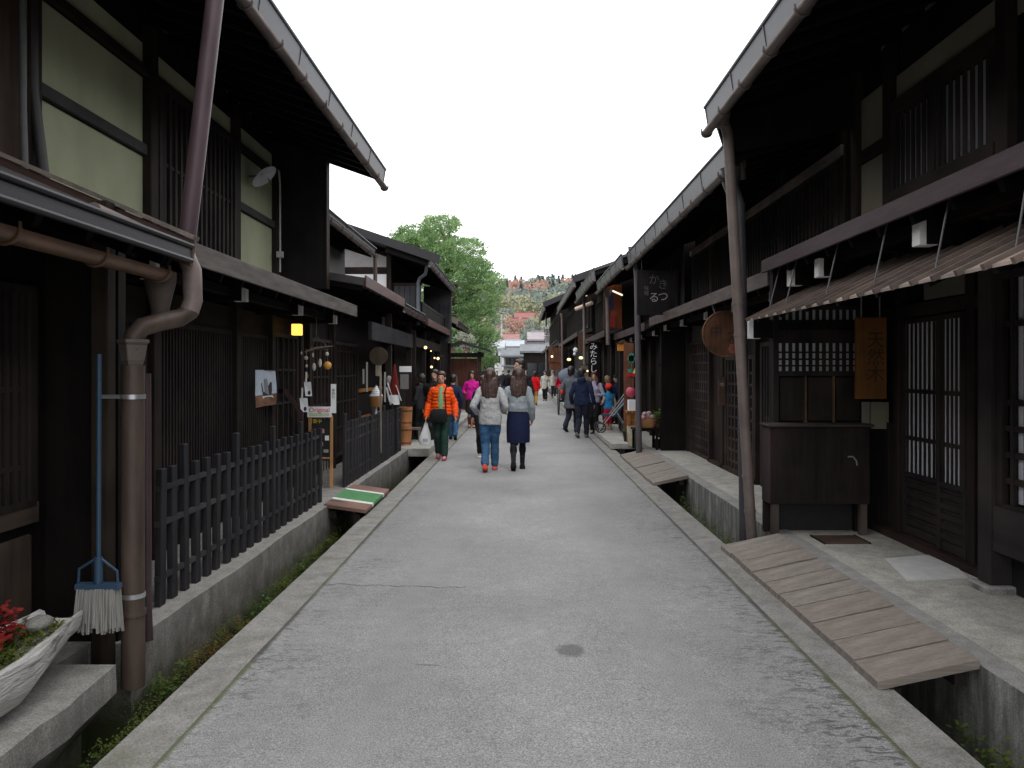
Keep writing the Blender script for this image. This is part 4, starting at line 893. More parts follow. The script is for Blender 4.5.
beam(t, R_, 3.22, 2.67, 5.31, .40, .70, .10, wood('bay_beam', (.026, .022, .024), 'y', .3)); MB().box(3.20, 3.215, 2.67, 5.31, .72, 2.2).build('bay_backing', black_m, t)
m = MB(); [m.box(3.185, 3.197, 5.085 - k * .165, 5.13 - k * .165, .74, 2.2) for k in range(7)]; m.build('bay_paper', paper, t)
lattice(t, R_, 3.175, 2.67, 5.31, .72, 2.2, 15, .034, .025, (.88, 1.05, 1.22, 1.39, 1.9), .08, lat_m, 'bay_lattice', .04)
MB().box(3.25, 3.36, 2.0, 5.3, G + .001, .40).build('plinth', black_m, t)
downspout(t, [W(721, 112, 7.36), W(728, 135, 7.40), W(740, 340, 7.40), W(752, 545, 7.38)], .049, greypipe, bands=(2.22, 1.93, .62, .3))

# ===== right: second house
t = house('townhouse', 'long dark house with a round wooden sign and grid lattice wall on the right', 7.6, 14.7, (3.0, 11))
shell(t, R_, 7.62, 14.6, 3.1, 3.15, 2.55, (1.93, 3.72), .33, 6.0, (2.35, 2.52), .36, fascia=.24, lowfascia=simple('grey_brown_gutter_board', (.078, .060, .055), .35, 4, (4, .6, 4), .65, spec=.15))
for a, b in ((7.8, 9.4), (9.55, 11.2), (11.35, 13.0), (13.1, 14.5)): lattice(t, R_, 3.13, a, b, 2.85, 3.62, int((b - a) / .12), .05, .04, (3.2,), .06, lat_m, 'upper_lattice')
for y in (7.7, 9.47, 11.27, 13.05): post(t, R_, 3.12, y, .12, 2.6, 4.0, d=.09)
beam(t, R_, 3.11, 7.65, 14.55, 3.66, 3.76, .06, pale_wood)
for y in (8.3, 9.8, 11.3, 13.0, 14.5): beam_end(t, R_, 2.58, y, 2.38, 3.1, .06, .13)
beam(t, R_, 2.75, 7.65, 14.55, 2.37, 2.45, .09, black_wood)
lattice(t, R_, 3.085, 12.95, 14.55, G + .05, 2.05, 9, .045, .04, [.28 + k * .16 for k in range(11)], .08, lat2_m, 'grid_lattice', .035)
lattice(t, R_, 3.085, 10.4, 12.0, G + .05, 1.75, 8, .045, .04, [.28 + k * .16 for k in range(9)], .08, lat2_m, 'grid_lattice', .035)
panel(t, R_, 3.09, 12.98, 14.5, 2.08, 2.4, flat('greyed_board', (.06, .058, .056)), 'board_panel')
for y in (12.9, 12.05, 10.35, 14.6): post(t, R_, 3.06, y, .12, G, 2.5)
panel(t, R_, 3.09, 12.1, 12.85, G, 2.0, wz, 'door_board', .02); MB().box(3.0, 3.1, 10.3, 12.9, G - .01, G + .05).build('door_sill', rustic, t)
lattice(t, R_, 3.085, 7.9, 10.2, G + .05, 1.9, 20, .04, .04, (1.0,), .08, lat_m, 'ribbed_front')
downspout(t, [(2.02, 7.74, 3.46), (2.10, 7.72, 3.2), (2.12, 7.70, 2.2), (2.13, 7.66, -.05)], .050, simple('slate_pipe', (.055, .052, .060), .2, 4, rough=.45), bands=(2.1, 1.0))
downspout(t, [W(634, 252, 14.25), W(637, 275, 14.3), W(637.5, 300, 14.35), W(639, 456, 14.45)], .055, simple('grey_mauve_pipe', (.095, .085, .095), .15, 4, rough=.45))
MB().box(2.55, 3.12, 14.66, 14.74, G, 2.6).build('wing_wall', black_wood, t)
# lamp bracket high under the eave
m = MB(); q = W(741, 157, 7.9); m.box(q.x - .03, q.x + .05, q.y, q.y + .1, q.z - .1, q.z + .05); m.tube([q + Vector((0, 0, -.05)), q + Vector((.02, 0, -.22))], .03, 8); m.build('lamp_bracket', flat('bracket_grey', (.10, .09, .085), .5), t)

# ===== right: further houses, each a step in the roofline
def pole(t, px, y0_, y1_, Y, r=.05, m_=greypipe): downspout(t, [W(px, y0_, Y), W(px + .3, (y0_ + y1_) / 2, Y), W(px + .6, y1_, Y)], r, m_)
t = house('shop_house', 'craft shop with a green tree emblem sign and goods table on the right', 14.8, 19.7, (2.9, 17))
shell(t, R_, 14.78, 19.6, 3.0, 3.0, 2.45, (1.84, 3.72), .33, 5.6, (2.28, 2.45), .36, fascia=.22)
for y in (15.0, 16.6, 18.1, 19.4): beam_end(t, R_, 2.45, y, 2.31, 3.0); post(t, R_, 2.95, y, .12, G, 2.5)
lattice(t, R_, 2.98, 15.2, 19.4, 2.75, 3.5, 26, .05, .04, (), .07, lat_m, 'upper_lattice'); beam(t, R_, 2.62, 14.8, 19.6, 2.3, 2.4)
m = MB(); [m.box(2.6, 2.97, 15.1, 15.14, z, z + .04) for z in (1.9, 2.2)]; m.build('bracket', wx, t)
pole(t, 607.5, 292, 345, 19.4)
t = house('shop_house', 'house with an orange lit upper room in the right hand row', 19.8, 26.4, (2.6, 23))
shell(t, R_, 19.75, 26.3, 2.6, 2.45, 2.45, (1.78, 4.1), .34, 5.2, (2.05, 2.55), .3, fascia=.26)
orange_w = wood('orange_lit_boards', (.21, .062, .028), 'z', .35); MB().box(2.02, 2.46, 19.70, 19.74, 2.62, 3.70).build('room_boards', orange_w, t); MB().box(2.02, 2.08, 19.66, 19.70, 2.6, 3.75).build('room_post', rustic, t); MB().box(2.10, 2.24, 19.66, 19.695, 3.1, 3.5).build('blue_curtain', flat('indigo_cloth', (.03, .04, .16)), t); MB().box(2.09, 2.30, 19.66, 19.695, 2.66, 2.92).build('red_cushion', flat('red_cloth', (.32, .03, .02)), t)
a, b = W(613, 291, 19.6), W(622, 295, 18.9); m = MB(); m.tube([a, b], .022, 8); m.build('lit_tube', tube_m, t)
lattice(t, R_, 2.44, 20.2, 26.0, 2.75, 3.7, 30, .05, .04, (), .07, lat_m, 'upper_lattice')
for y in (20.0, 22, 24, 26.2): post(t, R_, 2.5, y, .12, G, 2.6)
pole(t, 584, 285, 365, 26)
t = house('shop_house', 'tall gabled house with a lit strip lamp under its eave in the right hand row', 26.6, 40, (2.4, 33))
shell(t, R_, 26.6, 39.8, 2.6, 2.3, 2.6, (1.75, 4.66), .36, 4.6, (1.85, 2.85), .3, fascia=.26)
MB().prism([(1.66, 4.72), (4.6, 5.76), (4.6, 5.54), (1.72, 4.50)], 26.52, 26.58).build('verge_board', tin_dark, t)
m = MB(); m.tube([W(576, 309, 27.0), W(592, 303, 26.5)], .07, 8); m.build('strip_lamp', flat('strip_lamp_body', (.55, .42, .33)), t)
lattice(t, R_, 2.29, 27, 39.5, 3.1, 4.2, 40, .06, .05, (), .1, lat_m, 'upper_lattice')
m = MB(); [m.box(1.98, 2.58, 26.55, 26.59, z, z + .9) for z in (.9,)]; m.build('shop_screen', rustic, t)
m = MB(); [m.box(1.86 + k * .19, 2.03 + k * .19, 26.50, 26.53, 2.2, 2.78) for k in range(4)]; m.build('hanging_cloth_row', flat('noren_rust', (.085, .035, .022)), t)
m = MB(); m.box(1.9, 2.5, 26.45, 26.50, .75, 1.2); m.box(1.95, 2.45, 26.46, 26.52, 1.25, 1.75); m.build('goods_shelf', flat('mixed_goods', (.20, .15, .11), var=.6, scale=5), t)
pole(t, 562, 315, 390, 36); m = MB(); m.ell(W(586, 294.5, 26.3), .055); m.build('eave_lamp', bulb_m, t)
t = house('shop_house', 'farther gabled house where the right hand row steps back', 41, 54, (1.8, 48))
shell(t, R_, 41, 53.8, 2.1, 1.9, 2.9, (1.15, 5.0), .42, 3.4, (1.35, 2.8), .3, fascia=.3); MB().prism([(1.05, 5.06), (3.4, 6.05), (3.4, 5.8), (1.12, 4.8)], 40.9, 40.98).build('verge_board', tin_dark, t)
lattice(t, R_, 1.89, 41.5, 53.5, 3.2, 4.4, 30, .08, .05, (), .1, lat_m, 'upper_lattice'); pole(t, 546, 312, 398, 46)
m = MB(); m.box(W(545.3, 0, 44).x, W(549, 0, 44).x, 43.8, 43.85, W(0, 346, 44).z, W(0, 327, 44).z); m.build('vertical_sign', white_paint, t); text('lettering', '御\n宿', .42, flat('far_sign_ink', (.03, .03, .03)), t, W(547.2, 336, 43.78), facing('-y'))
m = MB(); [m.box(1.36 + k * .24, 1.58 + k * .24, 40.86, 40.9, 2.0, 2.75) for k in range(3)]; m.build('hanging_cloth_row', wood('noren_brown', (.10, .045, .03), 'z', .3), t)
m = MB(); [m.box(1.4, 2.08, 40.93, 40.99, z, z + .5) for z in (1.6,)]; m.build('red_brown_screen', wood('screen_wood', (.12, .05, .03), 'z', .3), t)

# ===== far end of the lane
def far_house(label, x0, x1, y0, y1, zw, zr, wm, rm, wins=(), name='house', floor2=None):
    t = house(name, label, y0, y1, ((x0 + x1) / 2, (y0 + y1) / 2), 'houses at the far end of the lane')
    MB().box(x0, x1, y0, y1, -.5, zw).build('wall', wm, t); ym = (y0 + y1) / 2; o = .35
    m = MB(); m.add([(x0 - o, y0 - o, zw - .05), (x1 + o, y0 - o, zw - .05), (x1 + o, ym, zr), (x0 - o, ym, zr), (x1 + o, y1 + o, zw - .05), (x0 - o, y1 + o, zw - .05), (x0 - o, y0 - o, zw + .12), (x1 + o, y0 - o, zw + .12), (x1 + o, ym, zr + .17), (x0 - o, ym, zr + .17), (x1 + o, y1 + o, zw + .12), (x0 - o, y1 + o, zw + .12)],
          [(6, 7, 8, 9), (9, 8, 10, 11), (0, 1, 7, 6), (5, 4, 10, 11), (0, 3, 2, 1), (3, 5, 4, 2), (0, 6, 9, 3), (3, 9, 11, 5), (1, 2, 8, 7), (2, 4, 10, 8)]); m.build('roof', rm, t)
    m = MB(); m.box(x0 + .1, x1 - .1, ym - .1, ym + .1, zr + .10, zr + .32); m.build('ridge', rm, t)
    for a, b, c, d in wins:
        f = MB().box(a - .07, b + .07, y0 - .06, y0 - .002, c - .07, d + .07).build('window', wx, t); MB().box(a, b, y0 - .075, y0 - .062, c, d).build('pane', glass_dark, f)
    if floor2: MB().box(x0 - .2, x1 + .2, y0 - .5, y0 - .003, floor2, floor2 + .15).build('pent_roof', rm, t)
    return t
grey_roof = simple('pale_grey_roof', (.33, .35, .38), .12, 1.2); mid_roof = simple('mid_grey_roof', (.13, .14, .155), .2, 1.2); red_roof = simple('faded_red_roof', (.24, .11, .10), .2, 1.2); grey_wall = simple('grey_boarded_wall', (.22, .225, .22), .3, 3, (4, 1, .3)); brown_wall = simple('brown_grey_wall', (.14, .11, .10), .2, 2); mauve_roof = simple('mauve_grey_roof', (.24, .21, .23), .15, 1)
far_house('grey boarded house closing the end of the lane', -2.2, .2, 95, 101, 3.2, 4.2, grey_wall, mid_roof, [(-1.9 + k * .55, -1.5 + k * .55, 2.3, 2.95) for k in range(4)], floor2=2.0)
far_house('white walled house with a pale grey roof behind the end house', -2.4, 0, 108, 116, 4.3, 5.6, white_plaster, grey_roof, [(-2.0, -1.2, 3.3, 3.9)])
far_house('white house with a pale blue grey roof beside the pine', -4.6, -2.5, 100, 107, 4.2, 5.2, white_plaster, grey_roof, [(-3.4, -2.8, 2.6, 3.3)])
far_house('white building with a faded red roof at the foot of the hill', -3.8, -.8, 150, 158, 7.0, 8.4, white_plaster, red_roof, [(-3.2 + k, -2.7 + k, 5.2, 6.2) for k in range(3)])
far_house('dark roofed shop house on the right at the end of the lane', .15, 2.6, 72, 80, 3.2, 3.9, black_wood, mid_roof, [(.5, 1.3, .6, 2.2), (1.5, 2.3, .6, 2.2)])
far_house('brown grey house with a mauve roof rising behind the dark shop house', .9, 3.8, 84, 92, 4.7, 5.6, brown_wall, mauve_roof, [(1.15, 1.65, 3.2, 4.1), (2.3, 3.1, 3.4, 4.3)])
far_house('dark house half hidden below the pine', -5.2, -2.4, 62, 70, 2.6, 3.4, black_wood, mid_roof, [(-4, -3, 1, 2)])
far_house('red roofed hall high on the hillside', -1.9, 3.2, 226, 234, 16.3, 17.9, simple('cream_hall_wall', (.5, .45, .42), .1, 1), simple('bright_red_roof', (.22, .075, .07), .15, 1), [(-1.0, 0, 15.2, 16.3), (1, 2, 15.2, 16.3)], 'hall')
far_house('long low building with a red roof just below the hillside hall', -4.6, 3.4, 214, 217, 14.6, 15.3, simple('pale_low_wall', (.45, .42, .40), .1, 1), simple('dull_red_roof', (.20, .07, .065), .15, 1), [(-3.5 + k * 1.6, -2.7 + k * 1.6, 13.2, 14.1) for k in range(4)], 'hall')
t = thing('utility_pole', 'thin grey utility pole with a crossarm at the far end of the lane', 'utility pole', (-2.75, 108, 0)); m = MB(); m.tube([(-2.75, 108, -.5), (-2.75, 108, 9)], [.14, .10], 10); m.build('pole', slab_m, t, True); MB().bar((-3.4, 108, 8.5), (-2.1, 108, 8.5), .1, .1).build('crossarm', steel, t)
# ------------------------------------------------------------------ things by the near left porch
t = thing('snow_broom', 'upright broom with a blue pole, blue bracket and grey bristle head', 'broom', (-2.13, 4.02, G))
MB().tube([(-2.125, 4.02, 1.68), (-2.128, 4.02, .575)], .0115, 10).build('handle', blue_plastic, t, True)
m = MB(); m.tube([(-2.128, 4.02, .66), (-2.128, 4.02, .53)], .021, 10); m.bar((-2.235, 4.02, .515), (-2.02, 4.02, .515), .05, .028); m.tube([(-2.23, 4.02, .52), (-2.225, 4.02, .60), (-2.135, 4.02, .655)], .007, 6); m.tube([(-2.03, 4.02, .52), (-2.035, 4.02, .59), (-2.12, 4.02, .655)], .007, 6); m.build('bracket', blue_plastic, t, True)
m = MB()
for k in range(150):
    f = random.random(); y = 4.02 + random.uniform(-.03, .03); xx = -2.225 + .195 * f; m.bar((xx, y, .505), (xx + (f - .5) * .022 + random.uniform(-.006, .006), y + (y - 4.02) * .5, .30 + random.uniform(-.025, .02)), .0075, .0055)
m.box(-2.222, -2.036, 3.998, 4.042, .33, .506); m.build('bristles', bristle_m, t)
m = MB()      # hollowed log planter: a boat shaped trough
t = thing('log_planter', 'white bleached hollow log planter with red leaves and moss on the stone ledge', 'planter', (-2.22, 3.1, G))
n = 26; vs = []; fs = []; sec = 9
for i in range(n + 1):
    f = i / n; y = 1.9 + 2.05 * f; end = max(.42, min(1, (1 - f) * 3.2 + .15) ** .6); rise = .05 * max(0, f - .55) ** 1.5 * 3; wdt = (.165 * end + .035); cx = -2.335 + .065 * f
    for k in range(sec):
        a = PI * k / (sec - 1); nz = .02 * mnoise.noise((k * .7, y * 2.2, 0))
        vs.append((cx + (wdt + nz) * math.cos(a) * 1.05, y, G + .255 + rise - (.225 * end + .04 + nz) * math.sin(a) ** .8 + .03 * mnoise.noise((k * 2., y * 3, 5)) * (k in (0, sec - 1))))
    for k in range(sec):
        a = PI * (1 - k / (sec - 1)); vs.append((cx + (wdt - .042 * end) * math.cos(a), y, G + .245 + rise - (.035 + .065 * max(0, min(1, (1 - f) * 5 - .6))) * math.sin(a) ** .6))
s2 = sec * 2
for i in range(n):
    for k in range(s2): fs.append((i * s2 + k, i * s2 + (k + 1) % s2, (i + 1) * s2 + (k + 1) % s2, (i + 1) * s2 + k))
fs += [tuple(range(s2)), tuple(n * s2 + k for k in range(s2))[::-1]]; m.add(vs, fs); m.build('trough', drift_m, t, True)
m = MB()
for k in range(260): y = random.uniform(2.4, 3.86); leafbunch(m, (-2.30 + random.uniform(-.12, .12), y, G + .215 + .025 * random.random() + .05 * max(0, y - 3.2)), 14, (.02, .025, .012), .028, .8)
m.build('moss', moss1, t)
m = MB()
for k in range(10):
    c = Vector((-2.29 + random.uniform(-.07, .07), random.choice((3.62, 3.52, 3.4)) + random.uniform(-.06, .06), G + .22))
    for q in range(16):
        a = random.uniform(0, 2 * PI); L = random.uniform(.05, .12); d = Vector((math.cos(a) * .6, math.sin(a) * .6, .9)).normalized(); s = Vector((-math.sin(a), math.cos(a), 0)) * .003
        m.add([c - s, c + s, c + d * L * .6 + s * .7, c + d * L + Vector((d.x, d.y, -.3)) * L * .25, c + d * L * .6 - s * .7], [(0, 1, 2, 3, 4)])
m.build('grass_tuft', fernm, t)
t = thing('red_leaf_shrub', 'small shrub with red leaves growing in the log planter', 'shrub', (-2.33, 3.5, G + .26))
m = MB(); tips = []
for k in range(12):
    a = random.uniform(0, 2 * PI); h_ = random.uniform(.09, .27); p0 = Vector((-2.33, 3.50, G + .20)); p1 = p0 + Vector((math.cos(a) * .03, math.sin(a) * .05, h_ * .6)); p2 = p0 + Vector((math.cos(a) * .075, math.sin(a) * .11, h_)); m.tube([p0, p1, p2], [.004, .003, .002], 6); tips += [p1, p2, p1.lerp(p2, .5)]
m.build('stem', wx, t)
m = MB()
for p in tips: leafbunch(m, p, 11, (.018, .02, .018), .042, .5, 1.25)
m.build('leaves', leafmat('crimson_leaf', (.30, .022, .030), (.46, .085, .06), .45), t)
m = MB(); m.ell((-2.27, 3.76, G + .29), (.055, .075, .035), 14, 8); o = m.build('rock', kerb_m, None, True, origin=(-2.27, 3.76, G + .25)); tag(o, 'pale rounded stone lying in the end of the log planter', 'rock')

# ------------------------------------------------------------------ left wall things
t = thing('satellite_dish', 'small white dish on a thin arm under the left eave', 'satellite dish', (-3.02, 9.3, 3.85)); c = W(262, 174, 9.3)
m = MB(); R2 = Matrix.Rotation(math.radians(62), 3, 'Y') @ Matrix.Rotation(math.radians(-18), 3, 'X')
R2 = Vector((.62, -.05, -.70)).normalized().to_track_quat('Z', 'Y').to_matrix()
rg = [(r, .045 * (r / .165) ** 2) for r in (.002, .04, .08, .12, .165)]; pv = [c + R2 @ Vector((r * math.cos(2 * PI * k / 24), r * math.sin(2 * PI * k / 24), z + dz)) for dz, rr in ((0, rg), (-.008, rg[::-1])) for r, z in rr for k in range(24)]
m.add(pv, [(i * 24 + k, i * 24 + (k + 1) % 24, (i + 1) * 24 + (k + 1) % 24, (i + 1) * 24 + k) for i in range(9) for k in range(24)]); m.build('dish', flat('dish_white', (.50, .50, .52), .5), t, True)
m = MB(); m.tube([c, c + Vector((-.12, .03, -.02)), (-3.19, 9.32, c.z - .02)], .012, 8); m.tube([c + R2 @ Vector((.14, 0, .02)), c + R2 @ Vector((0, 0, .17))], .006, 6); m.build('arm', flat('arm_grey', (.10, .10, .11), .5), t, True)
# cloth banner with a pale sky, ochre ground and a dark crown-like mark
t = thing('cloth_banner', 'small hanging cloth with a dark crown shaped print over an ochre lower edge', 'banner', (-2.75, 9.0, 1.2))
a, b, c_, d = W(252, 370, 8.75), W(275, 370, 9.0), W(276, 404, 9.0), W(256, 408, 8.75)
def quadp(u, v): return a.lerp(b, u).lerp(d.lerp(c_, u), v) + Vector((.012 * math.sin(u * 6 + v * 3), -.012 * math.sin(u * 5 + v * 2), 0))
def patch(u0, u1, v0, v1, off, nn=6):
    m = MB(); o_ = Vector((.3, -.95, 0)) * off
    m.add([quadp(u0 + (u1 - u0) * i / nn, v0 + (v1 - v0) * j / nn) + o_ for j in range(nn + 1) for i in range(nn + 1)], [(j * (nn + 1) + i, j * (nn + 1) + i + 1, (j + 1) * (nn + 1) + i + 1, (j + 1) * (nn + 1) + i) for j in range(nn) for i in range(nn)]); return m
patch(0, 1, 0, .68, 0).build('cloth', flat('pale_sky_cloth', (.50, .57, .66)), t, True); patch(0, 1, .68, 1, .0).build('lower_edge', flat('ochre_cloth', (.22, .115, .07), var=.4), t, True)
inkd = flat('dark_ink', (.03, .035, .05))
def poly(name, pts, off, m_):
    m = MB(); m.add([quadp(u, v) + Vector((.3, -.95, 0)) * off for u, v in pts], [tuple(range(len(pts)))]); return m.build(name, m_, t)
poly('print', [(.36, .36), (.40, .35), (.46, .60), (.50, .62), (.55, .60), (.78, .34), (.83, .36), (.80, .60), (.74, .76), (.45, .76), (.40, .60)], .004, inkd)
poly('print', [(.52, .30), (.56, .22), (.60, .28), (.64, .22), (.68, .30), (.67, .70), (.54, .70)], .007, flat('print_mid', (.26, .24, .25))); poly('print', [(.40, .72), (.80, .72), (.84, .80), (.72, .76), (.50, .76), (.42, .80)], .010, cloth_w)
m = MB(); pk = W(263, 361, 8.9); m.tube([a, pk, b], .004, 6); m.tube([a, b], .006, 6); m.build('hanging_cord', wx, t)
# lit lamp
c = W(297, 329.5, 9.7); t = thing('square_lantern', 'square yellow lit lantern under the left pent roof', 'lantern', (c.x, c.y, c.z - .08)); s = .054
MB().box(c.x - s, c.x + s, c.y - s, c.y + s, c.z - .07, c.z + .065).build('shade', lampY, t, bevel=.006); m = MB(); m.box(c.x - s - .006, c.x + s + .006, c.y - s - .006, c.y + s + .006, c.z + .067, c.z + .085); m.tube([(c.x, c.y, c.z + .08), (c.x, c.y, c.z + .25)], .006, 6); m.build('cap', wx, t)
# hanging charms
c = W(318, 350, 9.9); t = thing('hanging_charms', 'driftwood hanger strung with white charms and one yellow gourd under the pent roof', 'wind chime', (c.x, c.y, c.z - .3))
m = MB(); m.tube([W(305, 352, 9.85), W(316, 348, 9.9), W(333, 346, 9.95)], [.010, .014, .006], 8); m.build('driftwood_bar', pale_wood, t, True)
m = MB(); tp = W(316.5, 336, 9.9); m.tube([W(311, 349, 9.9), tp, W(328, 347, 9.9)], .004, 6); m.tube([tp, tp + Vector((0, 0, .35))], .004, 6); m.build('hanging_cord', pale_wood, t)
charm_w = flat('charm_white', (.52, .52, .50)); yel = flat('gourd_yellow', (.62, .30, .05), .4)
for px, py, rx, rz, mm_ in ((301.5, 353, .010, .02, charm_w), (306, 358, .025, .025, charm_w), (306.5, 366, .016, .02, charm_w), (307, 376, .018, .03, signwood), (313, 355, .012, .03, charm_w), (314, 367, .024, .05, charm_w), (320, 363, .022, .055, charm_w), (327, 354, .022, .025, charm_w), (327.5, 365.5, .050, .052, yel)):
    p = W(px, py, 9.88); m = MB(); m.ell(p, (rx, rx, rz), 12, 8); o = m.build('charm', mm_, t, True); m = MB(); m.tube([p + Vector((0, 0, rz)), (p.x, p.y, W(px, 349, 9.88).z)], .0025, 5); m.build('string', pale_wood, o)
for px, py, w_, h_ in ((307.5, 389, .085, .17), (303.5, 405, .095, .165)):
    p = W(px, py, 9.6 if px > 305 else 9.4); t = thing('paper_tag', 'white hanging paper tag with a dark blot, ' + ('upper of the two by the entrance' if px > 305 else 'lower of the two by the entrance'), 'tag', p, 'paper tags by the entrance')
    m = MB(); m.add([(p.x - w_ / 2, p.y, p.z + h_ / 2), (p.x + w_ / 2, p.y, p.z + h_ / 2), (p.x + w_ / 2 + .01, p.y + .01, p.z - h_ / 2), (p.x - w_ / 2 + .02, p.y - .01, p.z - h_ / 2)], [(0, 1, 2, 3)]); m.build('paper', cloth_w, t)
    m = MB(); m.ell((p.x + .022, p.y - .008, p.z - .045), (.018, .003, .026), 10, 6); m.build('print', inkd, t); m = MB(); m.tube([(p.x - .02, p.y, p.z + h_ / 2), (p.x - .015, p.y, p.z + h_ / 2 + .12)], .012, 6); m.build('holder', charm_w, t)
# sign stand at the fence opening
t = thing('sign_stand', 'ochre framed sign stand with a white board of pink lettering at the fence opening', 'sign', (-2.35, 10.3, G)); Y = 10.02
c0, c1 = W(312, 416, Y), W(331.5, 490, Y)
fp = lambda px, py, dy=0: W(px, py, Y) + Vector((0, dy, 0))
m = MB(); m.bar(fp(331.5, 416), fp(331.5, 489), .035, .035); m.bar(fp(310, 416), fp(310, 489), .035, .035); m.bar(fp(309, 416.5), fp(333, 416.5), .03, .03, (0, 1, 0)); m.bar(fp(311, 458), fp(331, 458), .02, .025, (0, 1, 0)); m.build('frame', frame_m, t, bevel=.003)
MB().box(fp(311.5, 0).x, fp(330, 0).x, Y + .004, Y + .012, fp(0, 456).z, fp(0, 419).z).build('board', black_m, t)
MB().box(fp(308, 0).x, fp(332, 0).x, Y - .032, Y - .02, fp(0, 417).z, fp(0, 406.5).z).build('sign_board', cloth_w, t); pos = fp(320, 410, -.034); text('lettering', 'Original', .082, flat('pink_ink', (.62, .06, .14)), t, pos, facing('-y'))
MB().box(fp(310, 0).x, fp(330, 0).x, Y - .034, Y - .0325, fp(0, 416).z, fp(0, 413).z).build('green_band', flat('pale_green_print', (.45, .60, .38)), t)
MB().box(fp(331.4, 0).x, fp(336.5, 0).x, Y - .03, Y - .02, fp(0, 413).z, fp(0, 384).z).build('side_strip', cloth_w, t); text('lettering', '手\n作\nり', .045, inkd, t, fp(334, 394, -.032), facing('-y'))
text('lettering', '営業中', .058, flat('yellow_paint', (.65, .45, .05)), t, fp(315, 421.5, -.002), facing('-y'))
for px, py, w_, h_, mm_ in ((322, 431, .06, .05, flat('pink_print', (.5, .22, .25))), (327, 438, .05, .06, cloth_w), (321, 444, .05, .05, flat('mauve_print', (.28, .22, .30))), (326, 451, .06, .04, flat('grey_print', (.3, .3, .28)))):
    p = fp(px, py); MB().box(p.x - w_ / 2, p.x + w_ / 2, Y - .003, Y + .002, p.z - h_ / 2, p.z + h_ / 2).build('pasted_print', mm_, t)
m = MB(); [m.box(fp(319 + k * 2.6, 0).x, fp(320.6 + k * 2.6, 0).x, Y + .002, Y + .006, fp(0, 486).z, fp(0, 461).z) for k in range(4)]; m.build('lower_print', flat('patterned_print', (.16, .15, .14), var=.5), t)
t = thing('handrail', 'brown sloping wooden handrail leading to the left entrance', 'handrail', (-2.8, 9.4, G)); m = MB(); m.bar(W(285, 391, 8.95), W(302, 414, 9.0), .04, .045); m.bar(W(285, 391, 8.95), W(280, 391, 9.2), .04, .045); m.build('rail', rustic, t); m = MB(); m.bar(W(301, 413, 9.0), W(301.5, 500, 9.0), .045, .045); m.build('post', rustic, t)
# shop goods beyond the second fence
p = W(376, 397, 13.2); t = thing('ice_cream_display', 'large plastic soft ice cream cone display in a brown cup', 'display', (p.x, p.y, p.z - .2))
m = MB(); m.lathe((p.x, p.y, p.z - .165), [(.085, 0), (.098, .02), (.112, .15), (.115, .165), (.105, .17)], 18); m.build('cup', flat('caramel_cup', (.42, .20, .07), .4), t, True)
m = MB(); [m.lathe((p.x + .006 * math.sin(k * 2), p.y, p.z + .005 + k * .035), [(.02, 0), (.105 - k * .02, .004), (.115 - k * .022, .02), (.095 - k * .021, .042), (.02, .048)], 18) for k in range(5)]; m.build('cream', flat('ice_cream_white', (.74, .76, .78), .4), t, True); m = MB(); m.tube([(p.x, p.y, p.z - .16), (p.x, p.y, p.z - .9)], .02, 8); m.build('stand', cloth_w, t)
p = W(378.5, 356, 12.6); t = thing('paddle_sign', 'dim round brown paddle sign on a pale board post in the left shop front', 'sign', (p.x, p.y, G)); m = MB(); m.tube([(p.x, p.y - .015, p.z), (p.x, p.y + .015, p.z)], .145, 22); m.build('disc', wood('dim_disc_wood', (.045, .034, .026), 'z', .3), t, True); m = MB(); m.box(p.x - .045, p.x + .045, p.y - .01, p.y + .012, W(0, 376, 12.6).z, p.z - .12); m.box(p.x + .02, p.x + .05, p.y - .012, p.y + .01, .3, W(0, 372, 12.6).z); m.build('post', wood('pale_post', (.19, .17, .14), 'z', .3), t)
for px, y0_, y1_, Y in ((363.5, 369, 384, 12.4), (367, 362, 392, 12.45), (380.5, 373, 400, 12.9), (385, 372, 402, 13.0)):
    a_, b_ = W(px - .9, y0_, Y), W(px + .9, y1_, Y); o = MB().box(a_.x, b_.x, Y - .004, Y, b_.z, a_.z).build('paper_strip', flat('strip_paper', (.32, .31, .29)), None, origin=(a_.x, Y, b_.z)); tag(o, {363.5: 'short pale paper strip left of the paddle sign', 367: 'long thin pale strip between the short strip and the paddle sign', 380.5: 'pale strip right behind the ice cream display', 385: 'tall cream strip right of the ice cream display'}[px], 'paper strip', 'paper strips in the left shop front')
p = W(394.5, 392, 13.9); t = thing('hanging_garment', 'dark red garment with a white lower panel hanging in the left shop front', 'garment', (p.x, p.y, p.z - .25)); m = MB(); m.loft([(p.x, p.y, p.z - .05, .095, .04), (p.x, p.y, p.z + .06, .085, .045), (p.x, p.y, p.z + .22, .06, .04), (p.x, p.y, p.z + .36, .035, .03), (p.x, p.y, p.z + .48, .02, .02)], 14); m.build('body', clothmat('dark_red_cloth', (.13, .016, .012)), t, True); m = MB(); m.loft([(p.x, p.y, p.z - .22, .085, .04), (p.x, p.y, p.z - .05, .09, .042)], 14); m.build('lower_panel', cloth_w, t, True); m = MB(); m.bar((p.x - .12, p.y - .01, p.z + .16), (p.x - .02, p.y - .02, p.z - .10), .05, .01); m.bar((p.x + .03, p.y - .05, p.z + .12), (p.x + .12, p.y - .02, p.z - .15), .05, .01); m.build('sash', cloth_w, t)
